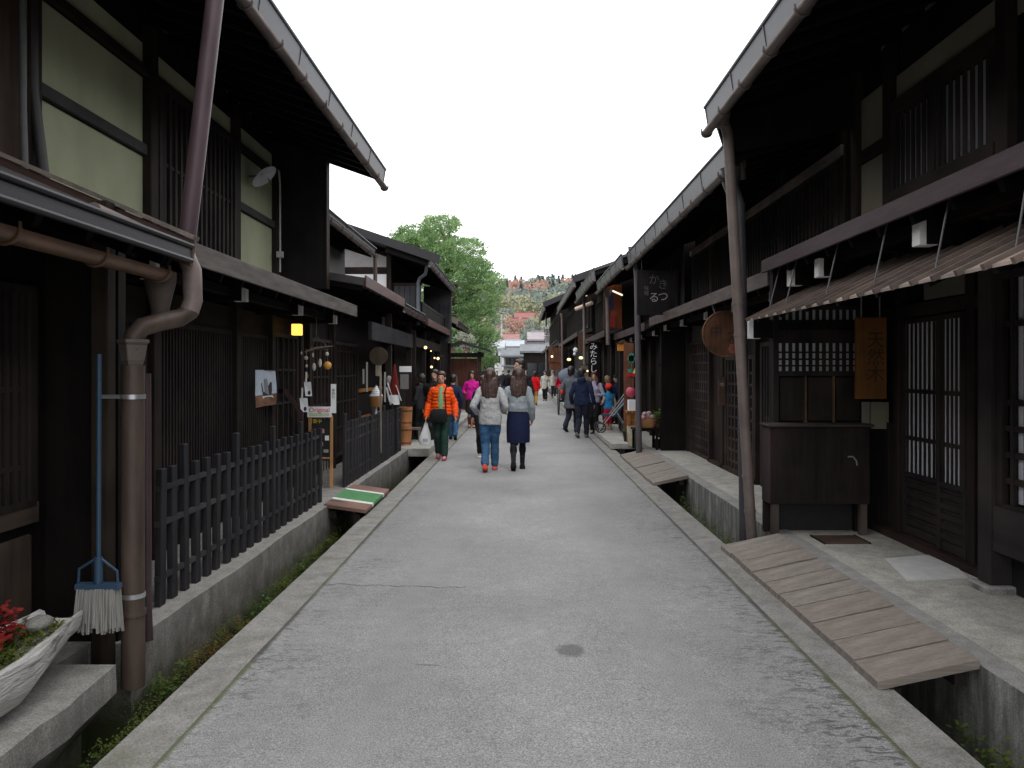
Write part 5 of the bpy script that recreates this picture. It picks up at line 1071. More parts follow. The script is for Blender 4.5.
for px, y0_, y1_, Y, lb, mm_, nm in ((405.5, 366, 372, 14.6, 'small white notice card above the grey cloth in the left shop', cloth_w, 'notice_card'), (404.5, 374, 389, 14.4, 'grey cloth panel hanging beside the barrel shop entrance', flat('grey_panel_cloth', (.16, .155, .145)), 'hanging_cloth')):
    hw_ = 6 if nm == 'notice_card' else 4.2; a_, b_ = W(px - hw_, y0_, Y), W(px + hw_, y1_, Y); t = thing(nm, lb, 'notice' if nm == 'notice_card' else 'cloth', ((a_.x + b_.x) / 2, Y, b_.z)); MB().box(a_.x, b_.x, Y - .006, Y, b_.z, a_.z).build('sheet', mm_, t); MB().tube([(a_.x, Y, a_.z), (b_.x, Y, a_.z)], .008, 6).build('hanging_bar', wx, t)
p = W(389, 385, 14.0); t = thing('display_figure', 'pale headed dressed dummy standing in the dim left shop front', 'mannequin', (p.x, p.y, G)); m = MB(); m.ell((p.x, p.y, p.z + .08), (.055, .06, .085)); m.build('head', flat('dummy_white', (.35, .34, .33)), t, True); m = MB(); m.loft([(p.x, p.y, .2, .16, .11), (p.x, p.y, .9, .13, .09), (p.x, p.y, 1.2, .17, .10), (p.x, p.y, 1.33, .06, .05)], 14); m.build('robe', C['black'], t, True); m = MB(); m.bar((p.x - .02, p.y - .09, 1.3), (p.x + .04, p.y - .11, 1.05), .05, .02); m.build('collar', cloth_w, t)
def barrel(label, px, py0, py1, Y, wpx):
    a_, b_ = W(px, py1, Y), W(px, py0, Y); H = b_.z - a_.z; r = wpx / 2 * Y / F; t = thing('wooden_tub', label, 'barrel', (a_.x, Y, a_.z), 'stacked cedar tubs')
    m = MB(); seg = 20; vs = []; pr = [(r * .86, 0), (r * .92, H * .3), (r, H), (r * .93, H), (r * .9, H * .88)]
    m.lathe(a_, pr, seg); m.build('staves', barrel_m, t)
    for f in (.14, .78): m = MB(); rr = r * (.87 + .13 * f) + .004; m.lathe((a_.x, Y, a_.z + H * f), [(rr, 0), (rr + .007, .008), (rr + .007, .022), (rr, .03)], seg); m.build('hoop', wood('hoop_cane', (.12, .06, .03), 'x', .3), t)
barrel('upper wooden tub of the stack beside the orange jacket woman', 405.5, 407, 425.6, 15.6, 14); barrel('lower wooden tub of the stack beside the orange jacket woman', 405.3, 425.8, 446, 15.6, 13)
t = thing('stool', 'small wooden stool just behind the stacked tubs', 'stool', (-2.2, 16.4, G)); m = MB(); m.box(-2.32, -2.08, 16.3, 16.55, .38, .42); m.build('seat', pale_wood, t)
for xx in (-2.30, -2.10):
    for yy in (16.33, 16.52): MB().box(xx - .015, xx + .015, yy - .015, yy + .015, G, .379).build('leg', pale_wood, t)
for px, py, Y, r in ((425.5, 347.5, 17.5, .048), (431, 351, 18, .022), (434.5, 358, 20, .03), (438, 358.5, 20.5, .05), (431.5, 367, 19, .04)):
    p = W(px, py, Y); t = thing('bulb_lamp', {425.5: 'brightest bare bulb hanging under the barrel shop eave', 431: 'small dim bulb right of the brightest bulb', 434.5: 'left bulb of the pair under the farther left eave', 438: 'right bulb of the pair under the farther left eave', 431.5: 'low bulb glowing behind the black jacketed man'}[px], 'lamp', p, 'bulbs in the left shops'); r *= .75; m = MB(); m.ell(p, r); m.build('bulb', bulb_m, t, True); m = MB(); m.tube([p + Vector((0, 0, r * .9)), p + Vector((0, 0, r + .03))], .015, 8); m.tube([p + Vector((0, 0, r + .03)), p + Vector((0, 0, r + .25))], .005, 6); m.build('socket', black_m, t)

# ------------------------------------------------------------------ right side things
t = thing('wooden_bin', 'low black wooden bin on legs against the side wall of the right house', 'storage bin', (2.75, 7.35, G))
b0 = wood('bin_wood', (.017, .013, .0125), 'z', .35)
m = MB(); m.box(2.30, 3.18, 7.16, 7.19, .40, 1.09); m.build('front_panel', b0, t, bevel=.004); m = MB(); m.box(2.285, 2.31, 7.19, 7.40, .40, 1.09); m.build('side_panel', wood('bin_side', (.038, .028, .030), 'z', .3), t, bevel=.004); MB().box(3.165, 3.19, 7.19, 7.40, .40, 1.09).build('side_panel', b0, t, bevel=.004); MB().box(2.265, 3.21, 7.13, 7.41, 1.092, 1.115).build('lid', wood('bin_lid', (.040, .033, .033), 'x', .3), t, bevel=.005); MB().box(2.31, 3.165, 7.19, 7.40, .40, .42).build('bottom', b0, t); MB().box(2.32, 3.16, 7.40, 7.42, G, 1.08).build('back_panel', black_m, t)
for xx in (2.31, 3.10): MB().box(xx, xx + .06, 7.17, 7.23, G, .399).build('leg', wood('bin_leg', (.06, .05, .045), 'z', .3), t)
for xx in (2.29, 3.12): MB().box(xx, xx + .05, 7.34, 7.40, G, .399).build('leg', b0, t)
m = MB(); q = Vector((3.03, 7.15, .82)); m.tube([q, q + Vector((.02, -.012, -.03)), q + Vector((.025, -.012, -.07))], .007, 6); m.box(q.x - .05, q.x, q.y, q.y + .008, q.z, q.z + .012); m.build('latch', steel, t)
t.location.x -= .07; t.location.y -= .01; t.location.z += 0
t = thing('wooden_signboard', 'tall orange brown wooden signboard with ink characters hanging under the awning', 'sign', (3.0, 6.9, 1.35)); a_, b_ = W(857, 399, 6.9), W(887, 317, 6.9)
sb = MB().box(a_.x, b_.x, 6.90, 6.955, a_.z, b_.z).build('board', wood('signboard_wood', (.105, .046, .014), 'z', .3, .5), t, bevel=.006)
text('lettering', '天\n然\n木', .155, flat('faded_ink', (.028, .013, .006)), t, ((a_.x + b_.x) / 2 + .03, 6.896, (a_.z + b_.z) / 2 + .0), facing('-y'))
m = MB(); [m.tube([(xx, 6.93, b_.z), (xx, 6.93, b_.z + .2)], .006, 6) for xx in (a_.x + .05, b_.x - .05)]; m.build('hanger', steel, t)
t = thing('notice_board', 'small cream notice fixed to the wall below the wooden signboard', 'notice', (3.2, 7.38, .95)); a_, b_ = W(871, 429, 7.3), W(889, 402, 7.3); MB().box(a_.x, b_.x, 7.30, 7.315, a_.z, b_.z).build('board', cream_plaster, t, bevel=.002); MB().box(a_.x - .075, a_.x - .003, 7.32, 7.33, a_.z + .03, b_.z).build('side_leaf', flat('dim_leaf', (.16, .15, .12)), t)
o = MB().add([(2.70, 5.60, G + .007), (3.17, 5.68, G + .007), (3.37, 6.42, G + .007), (2.84, 6.26, G + .007), (2.70, 5.60, G), (3.17, 5.68, G), (3.37, 6.42, G), (2.84, 6.26, G)], [(0, 1, 2, 3), (0, 4, 5, 1), (1, 5, 6, 2), (2, 6, 7, 3), (3, 7, 4, 0)]).build('stone_slab', flat('pale_slab', (.58, .58, .57), .85, fine=120, bump=.3), None, origin=(3, 6, G)); tag(o, 'pale flat slab set in the paving before the lattice door', 'slab')
t = thing('drain_cover', 'dark brown slatted drain cover in the paving before the black bin', 'drain cover', (2.85, 7.0, G)); m = MB(); [m.box(2.58, 2.95, 6.80 + k * .08, 6.875 + k * .08, G + .002, G + .012) for k in range(4)]; m.build('slats', wood('cover_wood', (.065, .045, .036), 'x', .3), t)
for xx in (2.565, 2.953): MB().box(xx, xx + .012, 6.79, 7.13, G, G + .014).build('edge_strip', wy, t)
# round wooden shop sign
p = W(725, 334, 9.9); t = thing('round_sign', 'large round brown wooden sign with two dark characters hanging from the right pent roof', 'sign', (p.x, p.y, p.z - .3)); m = MB(); m.tube([(p.x, p.y - .03, p.z), (p.x, p.y + .03, p.z)], .282, 36); m.build('disc', discwood, t, True)
m = MB(); m.tube([(p.x + .281 * math.cos(k / 18 * PI), p.y - .03, p.z + .281 * math.sin(k / 18 * PI)) for k in range(37)], .012, 6); m.build('rim', wood('rim_wood', (.10, .055, .035), 'x', .3), t, True)
text('lettering', '中', .165, flat('sign_ink', (.02, .016, .016)), t, (p.x - .115, p.y - .033, p.z + .02), facing('-y')); text('lettering', '六', .165, flat('sign_ink', (.02, .016, .016)), t, (p.x + .105, p.y - .033, p.z - .03), facing('-y'))
m = MB(); [m.tube([(p.x + .09 + .035 * math.cos(q * PI / 3) - .001, p.y - .036, p.z - .185 + .035 * math.sin(q * PI / 3)), (p.x + .09 + .035 * math.cos(q * PI / 3), p.y - .031, p.z - .185 + .035 * math.sin(q * PI / 3))], .030, 12) for q in range(6)]; m.build('emblem', flat('emblem_red', (.20, .06, .035)), t)
m = MB(); [m.tube([(p.x + q, p.y, p.z + .24), (p.x + q * 1.6, p.y + .02, p.z + .48)], .007, 6) for q in (-.12, .12)]; m.build('hanger', steel, t)
p = W(724, 391, 12.0); t = thing('name_plaque', 'weathered brown plaque with white characters on the dark post below the round sign', 'plaque', (p.x, p.y, p.z - .2)); MB().box(p.x - .085, p.x + .085, p.y - .02, p.y, p.z - .21, p.z + .21).build('board', wood('plaque_wood', (.085, .055, .042), 'z', .35), t, bevel=.004); text('lettering', '中六', .072, flat('plaque_white', (.38, .36, .33)), t, (p.x, p.y - .023, p.z + .09), facing('-y'))
# dark upper signboard
p = W(657, 293, 13.2); t = thing('hanging_signboard', 'dark hanging board with pale painted kana under the right eave', 'sign', (p.x, p.y, p.z - .4)); MB().box(p.x - .33, p.x + .31, p.y, p.y + .03, p.z - .36, p.z + .38).build('board', wood('sign_dark_board', (.014, .0125, .014), 'z', .3), t, bevel=.005)
wpl = flat('pale_kana_paint', (.34, .34, .34)); dpl = flat('dim_kana_paint', (.10, .10, .105))
for ch, px, py, mm_ in (('か', 654, 280, dpl), ('き', 663, 285, dpl), ('る', 654, 298, wpl), ('つ', 663, 297, wpl)): text('lettering', ch, .18, mm_, t, W(px, py, 13.2) + Vector((0, -.003, 0)), facing('-y'))
text('lettering', '味\n噌', .085, dpl, t, W(646.5, 291, 13.2) + Vector((0, -.003, 0)), facing('-y')); m = MB(); [m.tube([(p.x + q, p.y + .015, p.z + .38), (p.x + q, p.y + .015, p.z + .62)], .008, 6) for q in (-.25, .25)]; m.build('hanger', black_m, t)
# open dark door leaf standing as a screen
t = thing('door_screen', 'tall black panelled screen with a small barred window standing at the house corner', 'screen', (2.86, 15.4, G)); a_, b_ = W(660.5, 439, 15.1), W(686, 366, 15.1); bk = wood('screen_black', (.020, .020, .024), 'z', .3)
MB().box(a_.x, b_.x, 15.1, 15.14, a_.z, b_.z).build('panel', bk, t, bevel=.004); m = MB(); m.box(a_.x - .02, a_.x + .05, 15.075, 15.098, a_.z, b_.z); m.box(b_.x - .06, b_.x, 15.075, 15.098, a_.z, b_.z); m.box(a_.x - .05, b_.x + .02, 15.07, 15.15, b_.z, b_.z + .05); m.box(a_.x + .05, b_.x - .06, 15.08, 15.098, W(0, 388, 15.1).z - .05, W(0, 388, 15.1).z); m.build('frame', wx, t)
m = MB(); [m.box(W(674.5 + k * 2.1, 0, 15.1).x, W(675.4 + k * 2.1, 0, 15.1).x, 15.085, 15.098, W(0, 383, 15.1).z, W(0, 369, 15.1).z) for k in range(4)]; m.build('window_bar', flat('pale_bar', (.22, .22, .23)), t); MB().box(a_.x - .1, b_.x + .1, 15.04, 15.2, G, a_.z - .003).build('base', wx, t)
# craft shop front: tree emblem sign, lantern, goods
t = thing('emblem_sign', 'brown plank sign with a green tree emblem and a red and yellow ornament', 'sign', (2.35, 16.9, G)); Y = 16.9; a_, b_ = W(624, 405, Y), W(634, 343, Y); MB().box(a_.x, b_.x, Y, Y + .05, .25, b_.z).build('board', wood('emblem_board', (.135, .060, .040), 'z', .3), t, bevel=.005)
gm = flat('emblem_green', (.05, .32, .20)); m = MB(); [m.tube([(W(px, py, Y).x, Y - .012, W(px, py, Y).z), (W(px, py, Y).x, Y - .001, W(px, py, Y).z)], r, 12) for px, py, r in ((631.3, 358, .06), (631.3, 355.5, .055), (629.6, 359, .05), (633, 359, .05), (631.3, 360.5, .06))]; m.box(W(630.9, 0, Y).x, W(631.8, 0, Y).x, Y - .012, Y - .001, W(0, 371, Y).z, W(0, 360, Y).z); m.build('tree_emblem', gm, t)
MB().box(W(627, 0, Y).x, W(636, 0, Y).x, Y - .03, Y - .001, W(0, 376.5, Y).z, W(0, 373, Y).z).build('ornament', flat('ornament_red', (.60, .02, .03)), t); MB().box(W(628, 0, Y).x, W(632, 0, Y).x, Y - .028, Y - .001, W(0, 372.6, Y).z, W(0, 369, Y).z).build('ornament', gm, t)
m = MB(); m.tube([W(634, 373.5, Y - .05), W(635.2, 370, Y - .05), W(635.5, 367.5, Y - .05)], [.03, .02, .004], 8); m.build('ornament', flat('ornament_yellow', (.62, .55, .12)), t, True)
p = W(623, 347, 17.3); t = thing('lit_signbox', 'small orange wooden sign box with a peaked top under the craft shop eave', 'sign', (p.x, p.y, p.z - .12)); MB().box(p.x - .12, p.x + .12, p.y - .05, p.y + .05, p.z - .085, p.z + .06).build('box', wood('orange_box_wood', (.55, .21, .035), 'x', .2), t, bevel=.005); MB().prism([(p.x - .15, p.z + .063), (p.x, p.z + .16), (p.x + .15, p.z + .063)], p.y - .07, p.y + .07).build('roof', discwood, t)
p = W(631, 392, 16.2); t = thing('ball_lantern', 'round dark pink paper ball lantern hanging before the craft shop', 'lantern', (p.x, p.y, p.z - .1)); m = MB(); m.ell(p, .105, 20, 14); m.build('ball', flat('pink_paper_ball', (.48, .07, .12), .6), t, True); m = MB(); m.tube([p + Vector((0, 0, .10)), p + Vector((0, 0, .75))], .005, 6); m.lathe(p + Vector((0, 0, .098)), [(.02, 0), (.03, .005), (.03, .02), (.01, .025)], 10); m.build('cord', black_m, t)
def table(name, label, px0, px1, pyt, pyb, Y, dp, mt):
    a_, b_ = W(px0, pyt, Y), W(px1, pyb, Y); zt = a_.z; t = thing(name, label, 'table', ((a_.x + b_.x) / 2, Y + dp / 2, G)); MB().box(a_.x, b_.x, Y, Y + dp, zt - .04, zt).build('tabletop', mt, t, bevel=.004)
    for xx in (a_.x + .03, b_.x - .07):
        for yy in (Y + .03, Y + dp - .07): MB().box(xx, xx + .045, yy, yy + .045, G, zt - .042).build('leg', mt, t)
    return zt
zt = table('goods_table', 'low dark table carrying the basket of craft goods', 634, 660, 428.5, 446, 14.75, .5, black_wood)
p = W(648, 424, 14.95); t = thing('goods_basket', 'woven basket heaped with pink and grey wrapped goods on the dark table', 'basket', (p.x, 14.98, zt)); m = MB(); m.lathe((p.x, 14.98, zt + .002), [(.12, 0), (.15, .03), (.175, .15), (.185, .16), (.165, .16), (.155, .12)], 20); m.build('basket', wood('wicker', (.38, .20, .10), 'x', .4), t, True)
for k, (dx, dz, r, c_) in enumerate(((-.09, .19, .06, (.55, .30, .33)), (-.01, .22, .065, (.60, .42, .44)), (.08, .20, .06, (.30, .24, .22)), (.03, .27, .05, (.40, .36, .35)), (-.06, .26, .05, (.50, .34, .40)), (.13, .18, .05, (.25, .2, .16)))):
    m = MB(); m.ell((p.x + dx, 14.95 + .05 * (k % 2), zt + dz), (r, r, r * .8), 10, 8); m.build('parcel', clothmat('parcel_cloth', c_), t, True)
t = thing('green_plant', 'bushy bright green plant beside the goods basket', 'plant', (2.51, 15.05, zt)); m = MB(); [leafbunch(m, (2.52 + random.gauss(0, .05), 15.03 + random.gauss(0, .04), zt + .08 + random.uniform(0, .2)), 14, (.02, .02, .03), .05) for k in range(26)]; m.build('leaves', leafmat('salad_green', (.16, .26, .04), (.25, .32, .07)), t); m = MB(); m.lathe((2.52, 15.03, zt), [(.05, 0), (.07, .07), (.06, .07)], 14); m.build('pot', flat('plant_pot', (.2, .1, .06)), t, True)
zb = table('display_stand', 'small wooden display stand with a white box in front of the craft shop', 627, 638, 411, 432, 16.0, .3, signwood)
o = MB().box(W(629, 0, 16).x, W(637.5, 0, 16).x, 16.03, 16.24, zb + .001, zb + .22).build('box', cloth_w, None, bevel=.005, origin=(2.2, 16.1, zb)); tag(o, 'plain white box on the small display stand', 'box')
p = W(634, 421, 15.6); t = thing('cream_basket', 'cream coloured basket on the ground beside the dark table', 'basket', (p.x, 15.62, G)); m = MB(); m.lathe((p.x, 15.62, G), [(.10, 0), (.13, .2), (.14, .38), (.12, .38), (.11, .3)], 16); m.build('basket', flat('cream_wicker', (.42, .38, .28), var=.3), t, True); m = MB(); m.tube([(p.x - .12, 15.62, .5), (p.x - .08, 15.62, .62), (p.x + .08, 15.62, .62), (p.x + .12, 15.62, .5)], .008, 6); m.build('handle', signwood, t, True)
p = W(627, 425, 16.4); t = thing('small_shrub', 'small green shrub in a pot below the emblem sign', 'plant', (p.x, 16.4, G)); m = MB(); [leafbunch(m, (p.x + random.gauss(0, .05), 16.4 + random.gauss(0, .05), .38 + random.gauss(0, .05)), 12, (.02, .02, .02), .04) for _ in range(14)]; m.build('leaves', moss1, t); m = MB(); m.lathe((p.x, 16.4, G), [(.06, 0), (.09, .22), (.08, .22)], 12); m.build('pot', black_m, t, True)
# vertical shop sign with white kana
p = W(593.5, 358, 20.3); t = thing('vertical_signboard', 'black upright signboard with white kana below a little wooden roof', 'sign', (p.x, p.y, 1.4)); MB().box(p.x - .13, p.x + .13, p.y, p.y + .04, W(0, 377, 20.3).z, W(0, 342.5, 20.3).z).build('board', black_wood, t); text('lettering', 'み\nた\nら\nし', .20, cloth_w, t, (p.x, p.y - .004, p.z + .0), facing('-y')); MB().prism([(p.x - .18, W(0, 342, 20.3).z), (p.x - .18, W(0, 341, 20.3).z), (p.x + .18, W(0, 340.2, 20.3).z), (p.x + .18, W(0, 341.3, 20.3).z)], p.y - .08, p.y + .1).build('roof', rustic, t)
for px, py, lb in ((575.5, 350, 'upper white paper lantern in the far right shop row'), (574.5, 354, 'lower white paper lantern in the far right shop row')):
    p = W(px, py, 24); t = thing('paper_lantern', lb, 'lantern', p, 'white lanterns of the far right row'); m = MB(); m.ell(p, (.07, .07, .08) if py == 350 else (.045, .045, .05)); m.build('shade', cloth_w, t, True); m = MB(); m.tube([p, p + Vector((0, 0, .3))], .008, 6); m.build('cord', black_m, t)
for px, py, Y, r in ((552, 356.5, 34, .05), (569, 359.5, 26, .045), (581, 357.8, 25, .045), (588, 371, 24, .03)):
    p = W(px, py, Y); t = thing('shop_lamp', {552: 'farthest lit bulb in the right shop row', 569: 'warm lit lamp above the slate coated person', 581: 'wide warm lamp beside the vertical signboard', 588: 'low warm lamp behind the navy jacket man'}[px], 'lamp', p, 'lamps of the right shops'); m = MB(); m.ell(p, (r * 1.5 if Y < 27 else r, r, r)); m.build('bulb', bulb_m, t, True); m = MB(); m.tube([p + Vector((0, 0, r * .8)), p + Vector((0, 0, r + .2))], .012, 6); m.build('socket', black_m, t)

# ------------------------------------------------------------------ pushchair and rickshaw
t = thing('pushchair', 'silver framed pushchair with a blue grey seat beside the red capped child', 'pushchair', (2.16, 18.9, .135)); X0, Y0, Z0 = 2.16, 18.9, .125
m = MB()
for yy in (-.22, .22): m.tube([(X0 - .32, Y0 + yy, Z0 + .12), (X0 + .02, Y0 + yy, Z0 + .55), (X0 + .34, Y0 + yy, Z0 + .98)], .011, 8); m.tube([(X0 + .28, Y0 + yy, Z0 + .12), (X0 - .02, Y0 + yy, Z0 + .62)], .011, 8); m.tube([(X0 - .05, Y0 + yy, Z0 + .4), (X0 + .30, Y0 + yy, Z0 + .78)], .013, 8)
m.tube([(X0 + .34, Y0 - .22, Z0 + .98), (X0 + .34, Y0 + .22, Z0 + .98)], .013, 8); m.build('frame', flat('pushchair_silver', (.30, .31, .33), .35), t, True)
m = MB(); m.bar((X0 - .25, Y0, Z0 + .42), (X0 + .05, Y0, Z0 + .40), .40, .05); m.bar((X0 + .05, Y0, Z0 + .40), (X0 + .27, Y0, Z0 + .80), .40, .05); m.build('seat', clothmat('pushchair_cloth', (.05, .07, .10)), t)
for xx, r in ((-.32, .11), (.28, .12)):
    for yy in (-.24, .24): m = MB(); m.tube([(X0 + xx + r * math.cos(q / 10 * PI), Y0 + yy, Z0 + .125 + r * math.sin(q / 10 * PI)) for q in range(21)], .018, 8); w_ = m.build('wheel', flat('tyre_grey', (.05, .05, .05)), t, True); m = MB(); [m.bar((X0 + xx, Y0 + yy, Z0 + .125), (X0 + xx + r * math.cos(q), Y0 + yy, Z0 + .125 + r * math.sin(q)), .01, .01, (0, 1, 0)) for q in (0, 2.1, 4.2)]; m.build('spokes', steel, w_)
t = thing('rickshaw', 'parked black rickshaw with folded grey blue hood and red seat edge', 'rickshaw', (1.72, 28.5, 0)); X0, Y0 = 1.72, 28.5
for xx in (-.42, .42):
    m = MB(); m.tube([(X0 + xx, Y0 + .48 * math.cos(q / 14 * PI), .50 + .48 * math.sin(q / 14 * PI)) for q in range(29)], .025, 8); w_ = m.build('wheel', black_m, t, True); m = MB(); [m.bar((X0 + xx, Y0, .50), (X0 + xx, Y0 + .47 * math.cos(q * PI / 6), .5 + .47 * math.sin(q * PI / 6)), .015, .015) for q in range(12)]; m.build('spokes', steel, w_)
m = MB(); m.loft([(X0, Y0, .55, .30, .32), (X0, Y0, .75, .38, .42), (X0, Y0, 1.0, .40, .40), (X0, Y0, 1.08, .38, .38)], 20); m.box(X0 - .41, X0 + .41, Y0 - .05, Y0 + .05, .46, .54); m.build('body', flat('black_lacquer', (.014, .014, .016), .25), t, True)
m = MB(); m.ell((X0 - .02, Y0 + .12, 1.38), (.40, .34, .30), 18, 12); m.build('hood', clothmat('hood_cloth', (.14, .16, .20)), t, True); m = MB(); m.box(X0 - .43, X0 - .05, Y0 - .42, Y0 - .36, .88, 1.1); m.build('seat_edge', flat('red_seat', (.42, .05, .035)), t, bevel=.02); m = MB(); [m.tube([(X0 + xx, Y0, .52), (X0 + xx * .8, Y0 + 1.6, .75)], .022, 8) for xx in (-.36, .36)]; m.build('shaft', black_m, t, True)

# ------------------------------------------------------------------ the big pine, other trees, hill
def tree(name, label, base, trunk_h, crown, leaf_m, bark_m, n, size, group=None, seed=1, cat='tree', lean=(0, 0), cards=26):
    rnd = random.Random(seed); t = thing(name, label, cat, base, group); B = Vector(base); tops = []
    m = MB(); c0 = Vector((sum(c[0][0] for c in crown) / len(crown), sum(c[0][1] for c in crown) / len(crown), max(c[0][2] for c in crown)))
    m.tube([B + Vector((0, 0, -.2)), B.lerp(c0, .3) + Vector((.15, 0, 0)), B.lerp(c0, .65), c0], [trunk_h * .045, trunk_h * .036, trunk_h * .022, .03], 9)
    for c, r in crown:
        c = Vector(c); f = min(.9, max(.22, (c.z - B.z) / (c0.z - B.z) * .8)); p0 = B.lerp(c0, f); m.tube([p0, p0.lerp(c, .5) + Vector((0, 0, .1)), c], [.09, .06, .02], 6)
    m.build('trunk', bark_m, t, True)
    m = MB(); tot = sum(r[0] * r[1] + r[0] * r[2] for _, r in crown)
    for c, r in crown:
        k = int(n * (r[0] * r[1] + r[0] * r[2]) / tot)
        for _ in range(k):
            while True:
                u = Vector((rnd.uniform(-1, 1), rnd.uniform(-1, 1), rnd.uniform(-1, 1)))
                if .2 < u.length < 1: break
            u = u.normalized() * (u.length ** .45) * (1 + .35 * mnoise.noise(u * 2.5 + Vector(c))); p = Vector(c) + Vector((u.x * r[0], u.y * r[1], u.z * r[2]))
            if mnoise.noise(p * 1.5) < -.30: continue
            for q in range(cards):
                d = (Vector((rnd.gauss(0, 1), rnd.gauss(0, 1), rnd.gauss(.25, .6))) + u * .6).normalized(); L = size * rnd.uniform(.5, 1.2); s = d.cross(Vector((rnd.random(), rnd.random(), rnd.random()))).normalized() * L * .17
                b = p + Vector((rnd.gauss(0, size * .6), rnd.gauss(0, size * .6), rnd.gauss(0, size * .35))); m.cur = 0 if rnd.random() < .7 else 1
                m.add([b - s * .5, b + d * L * .55 - s, b + d * L, b + d * L * .55 + s], [(0, 1, 2, 3)])
    m.build('crown', leaf_m, t); return t
bark = simple('pine_bark', (.10, .060, .045), .4, 8, (3, 3, .8), .9, .6)
rnd = random.Random(5); crown = []
def lobe(px, py, Y, rx, ry, rz): crown.append((tuple(W(px, py, Y)), (rx, ry, rz)))
for px, py, rx, rz in ((405, 240, .7, .35), (418, 234, .8, .35), (440, 228, .8, .35), (430, 240, 1.0, .42), (412, 250, .8, .35), (455, 248, 1.15, .45), (398, 258, .5, .3), (440, 262, 1.2, .5), (470, 266, 1.0, .45), (420, 272, .9, .45), (484, 282, .75, .45), (455, 283, 1.2, .5), (436, 296, 1.0, .5), (478, 302, .95, .5), (458, 312, 1.0, .5), (486, 322, .62, .5), (470, 330, 1.0, .5), (488, 342, .45, .45), (476, 350, .8, .45), (484, 361, .45, .35), (447, 330, .8, .5), (425, 310, .9, .5)):
    for dy in (-1.0, 1.1): lobe(px + rnd.uniform(-4, 4), py + rnd.uniform(-4, 4), 34.5 + dy + rnd.uniform(-.4, .4), rx * 1.05, rx, rz)
pine_a = leafmat('pine_needles', (.20, .33, .14), (.29, .42, .18)); pine_b = leafmat('pine_needles_dark', (.11, .20, .09), (.19, .30, .13))  # haze is put into the pale greens; the darker set mixes in at random
tree('pine_tree', 'big bright green pine with layered cloud like foliage rising over the left roofs', (-2.9, 34.5, 0), 7.5, crown, [pine_a, pine_b], bark, 3300, .145, seed=3, cards=26)
crown = [(tuple(W(466 + rnd.uniform(-7, 7), 341 + rnd.uniform(-7, 7), 30.3)), (.28, .28, .22)) for _ in range(5)]
tree('blossom_shrub', 'pale whitish leaved small tree beside the garden gate', (-2.15, 30.3, G), 1.8, crown, [leafmat('silver_leaf', (.38, .40, .33), (.50, .50, .44)), leafmat('grey_leaf', (.15, .22, .12), (.25, .3, .2))], bark, 42, .10, seed=8, cards=24)
crown = [(tuple(W(454.5 + rnd.uniform(-2, 2), 373 + rnd.uniform(-6, 6), 21.2)), (.10, .12, .12)) for _ in range(5)]
tree('potted_bamboo', 'small yellow green bamboo standing at the left shop edge', (-1.8, 21.2, G), 1.2, crown, [leafmat('bamboo_leaf', (.16, .28, .05), (.26, .36, .10)), moss1], bark, 40, .10, seed=9, cards=16, cat='plant')
m = MB(); nx, ny = 50, 30; vs = []
def hillz(x, y):
    f = max(0, min(1, (y - 130) / 270)); return 42 * f ** 1.05 * (1 - .12 * min(1, abs(x - 25) / 160)) + 3 * mnoise.noise((x * .012, y * .012, 0)) * f - .6
for j in range(ny + 1):
    for i in range(nx + 1): x = -330 + 660 * i / nx; y = 125 + 300 * j / ny; vs.append((x, y, hillz(x, y)))
m.add(vs, [(j * (nx + 1) + i, j * (nx + 1) + i + 1, (j + 1) * (nx + 1) + i + 1, (j + 1) * (nx + 1) + i) for j in range(ny) for i in range(nx)]); struct('hill', m, simple('hill_ground', (.11, .13, .07), .3, .1), smooth=True)
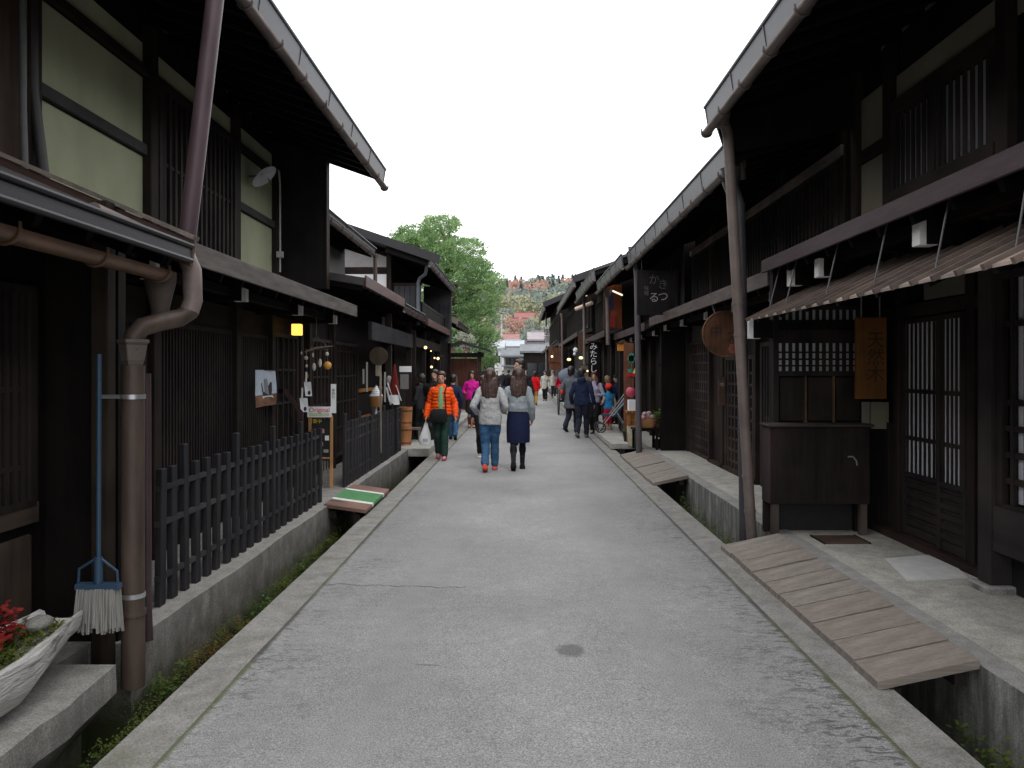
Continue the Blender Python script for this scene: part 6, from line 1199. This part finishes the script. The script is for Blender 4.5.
# far-off autumn wood: one mass, too many trees to count
cols = [((.21, .25, .22), (.26, .30, .25)), ((.16, .20, .20), (.20, .25, .23)), ((.40, .24, .20), (.45, .28, .23)), ((.43, .30, .23), (.39, .25, .20)), ((.33, .33, .22), (.38, .38, .26))]  # autumn colours paled and greyed: distance haze is put into them
wm_ = [leafmat('wood_foliage_%s' % nme, *c) for nme, c in zip(('green', 'conifer', 'crimson', 'rust', 'yellow'), cols)]
m = MB(); rnd = random.Random(11); CL = ((.006, 362), (-.018, 368), (.056, 365), (.0, 310), (.022, 318), (-.055, 330), (.095, 340), (-.085, 370), (-.008, 190), (.12, 380))
def blobtree(x, y, h, w, k, conifer, n):
    z0 = hillz(x, y); m.cur = k
    for _ in range(n):
        if conifer: f = rnd.random() ** .7; rr = w * (1 - f) * rnd.random() ** .4; zz = z0 + h * (.12 + .88 * f)
        else:
            u = Vector((rnd.gauss(0, 1), rnd.gauss(0, 1), rnd.gauss(0, 1))).normalized() * rnd.random() ** .3; rr = w * math.hypot(u.x, u.y); zz = z0 + h * .58 + u.z * h * .42
        a = rnd.uniform(0, 2 * PI); p = Vector((x + rr * math.cos(a), y + rr * math.sin(a), zz)); d = Vector((math.cos(a) + rnd.gauss(0, .5), math.sin(a) + rnd.gauss(0, .5), rnd.gauss(-.1 if conifer else .3, .6))).normalized(); L = rnd.uniform(.6, 1.4) * h * .11; s = d.cross(Vector((rnd.gauss(0, 1), rnd.gauss(0, 1), rnd.gauss(0, 1)))).normalized() * L * .55
        m.add([p - d * L * .5, p + s, p + d * L * .5, p - s], [(0, 1, 2, 3)])
for k in range(760):
    y = rnd.uniform(165, 418); x = rnd.uniform(-.10, .17) * y + rnd.uniform(-12, 20)
    if 205 < y < 238 and abs(x - .6) < 4: continue
    rel = x / y; con = y > 290 and rnd.random() < .55; cl = min(((rel - a) / .016) ** 2 + ((y - b) / 26) ** 2 for a, b in CL)
    kind = (2 if rnd.random() < .6 else 3) if cl < 1 and rnd.random() < .85 else 1 if con else (4 if y < 255 and rnd.random() < .6 else 3 if rnd.random() < .06 else 0 if rnd.random() < .6 else 1); con = con and kind == 1
    hh = rnd.uniform(6.5, 9.5) if not con else rnd.uniform(7, 9.5); hh *= .6 if y < 240 else 1
    blobtree(x, y, hh, hh * (.22 if con else .42), kind, con, 150 if y > 230 else 130)
o = m.build('forest', wm_); tag(o, 'autumn wood of red, rust and green trees covering the far hillside', 'forest', None, 'stuff')
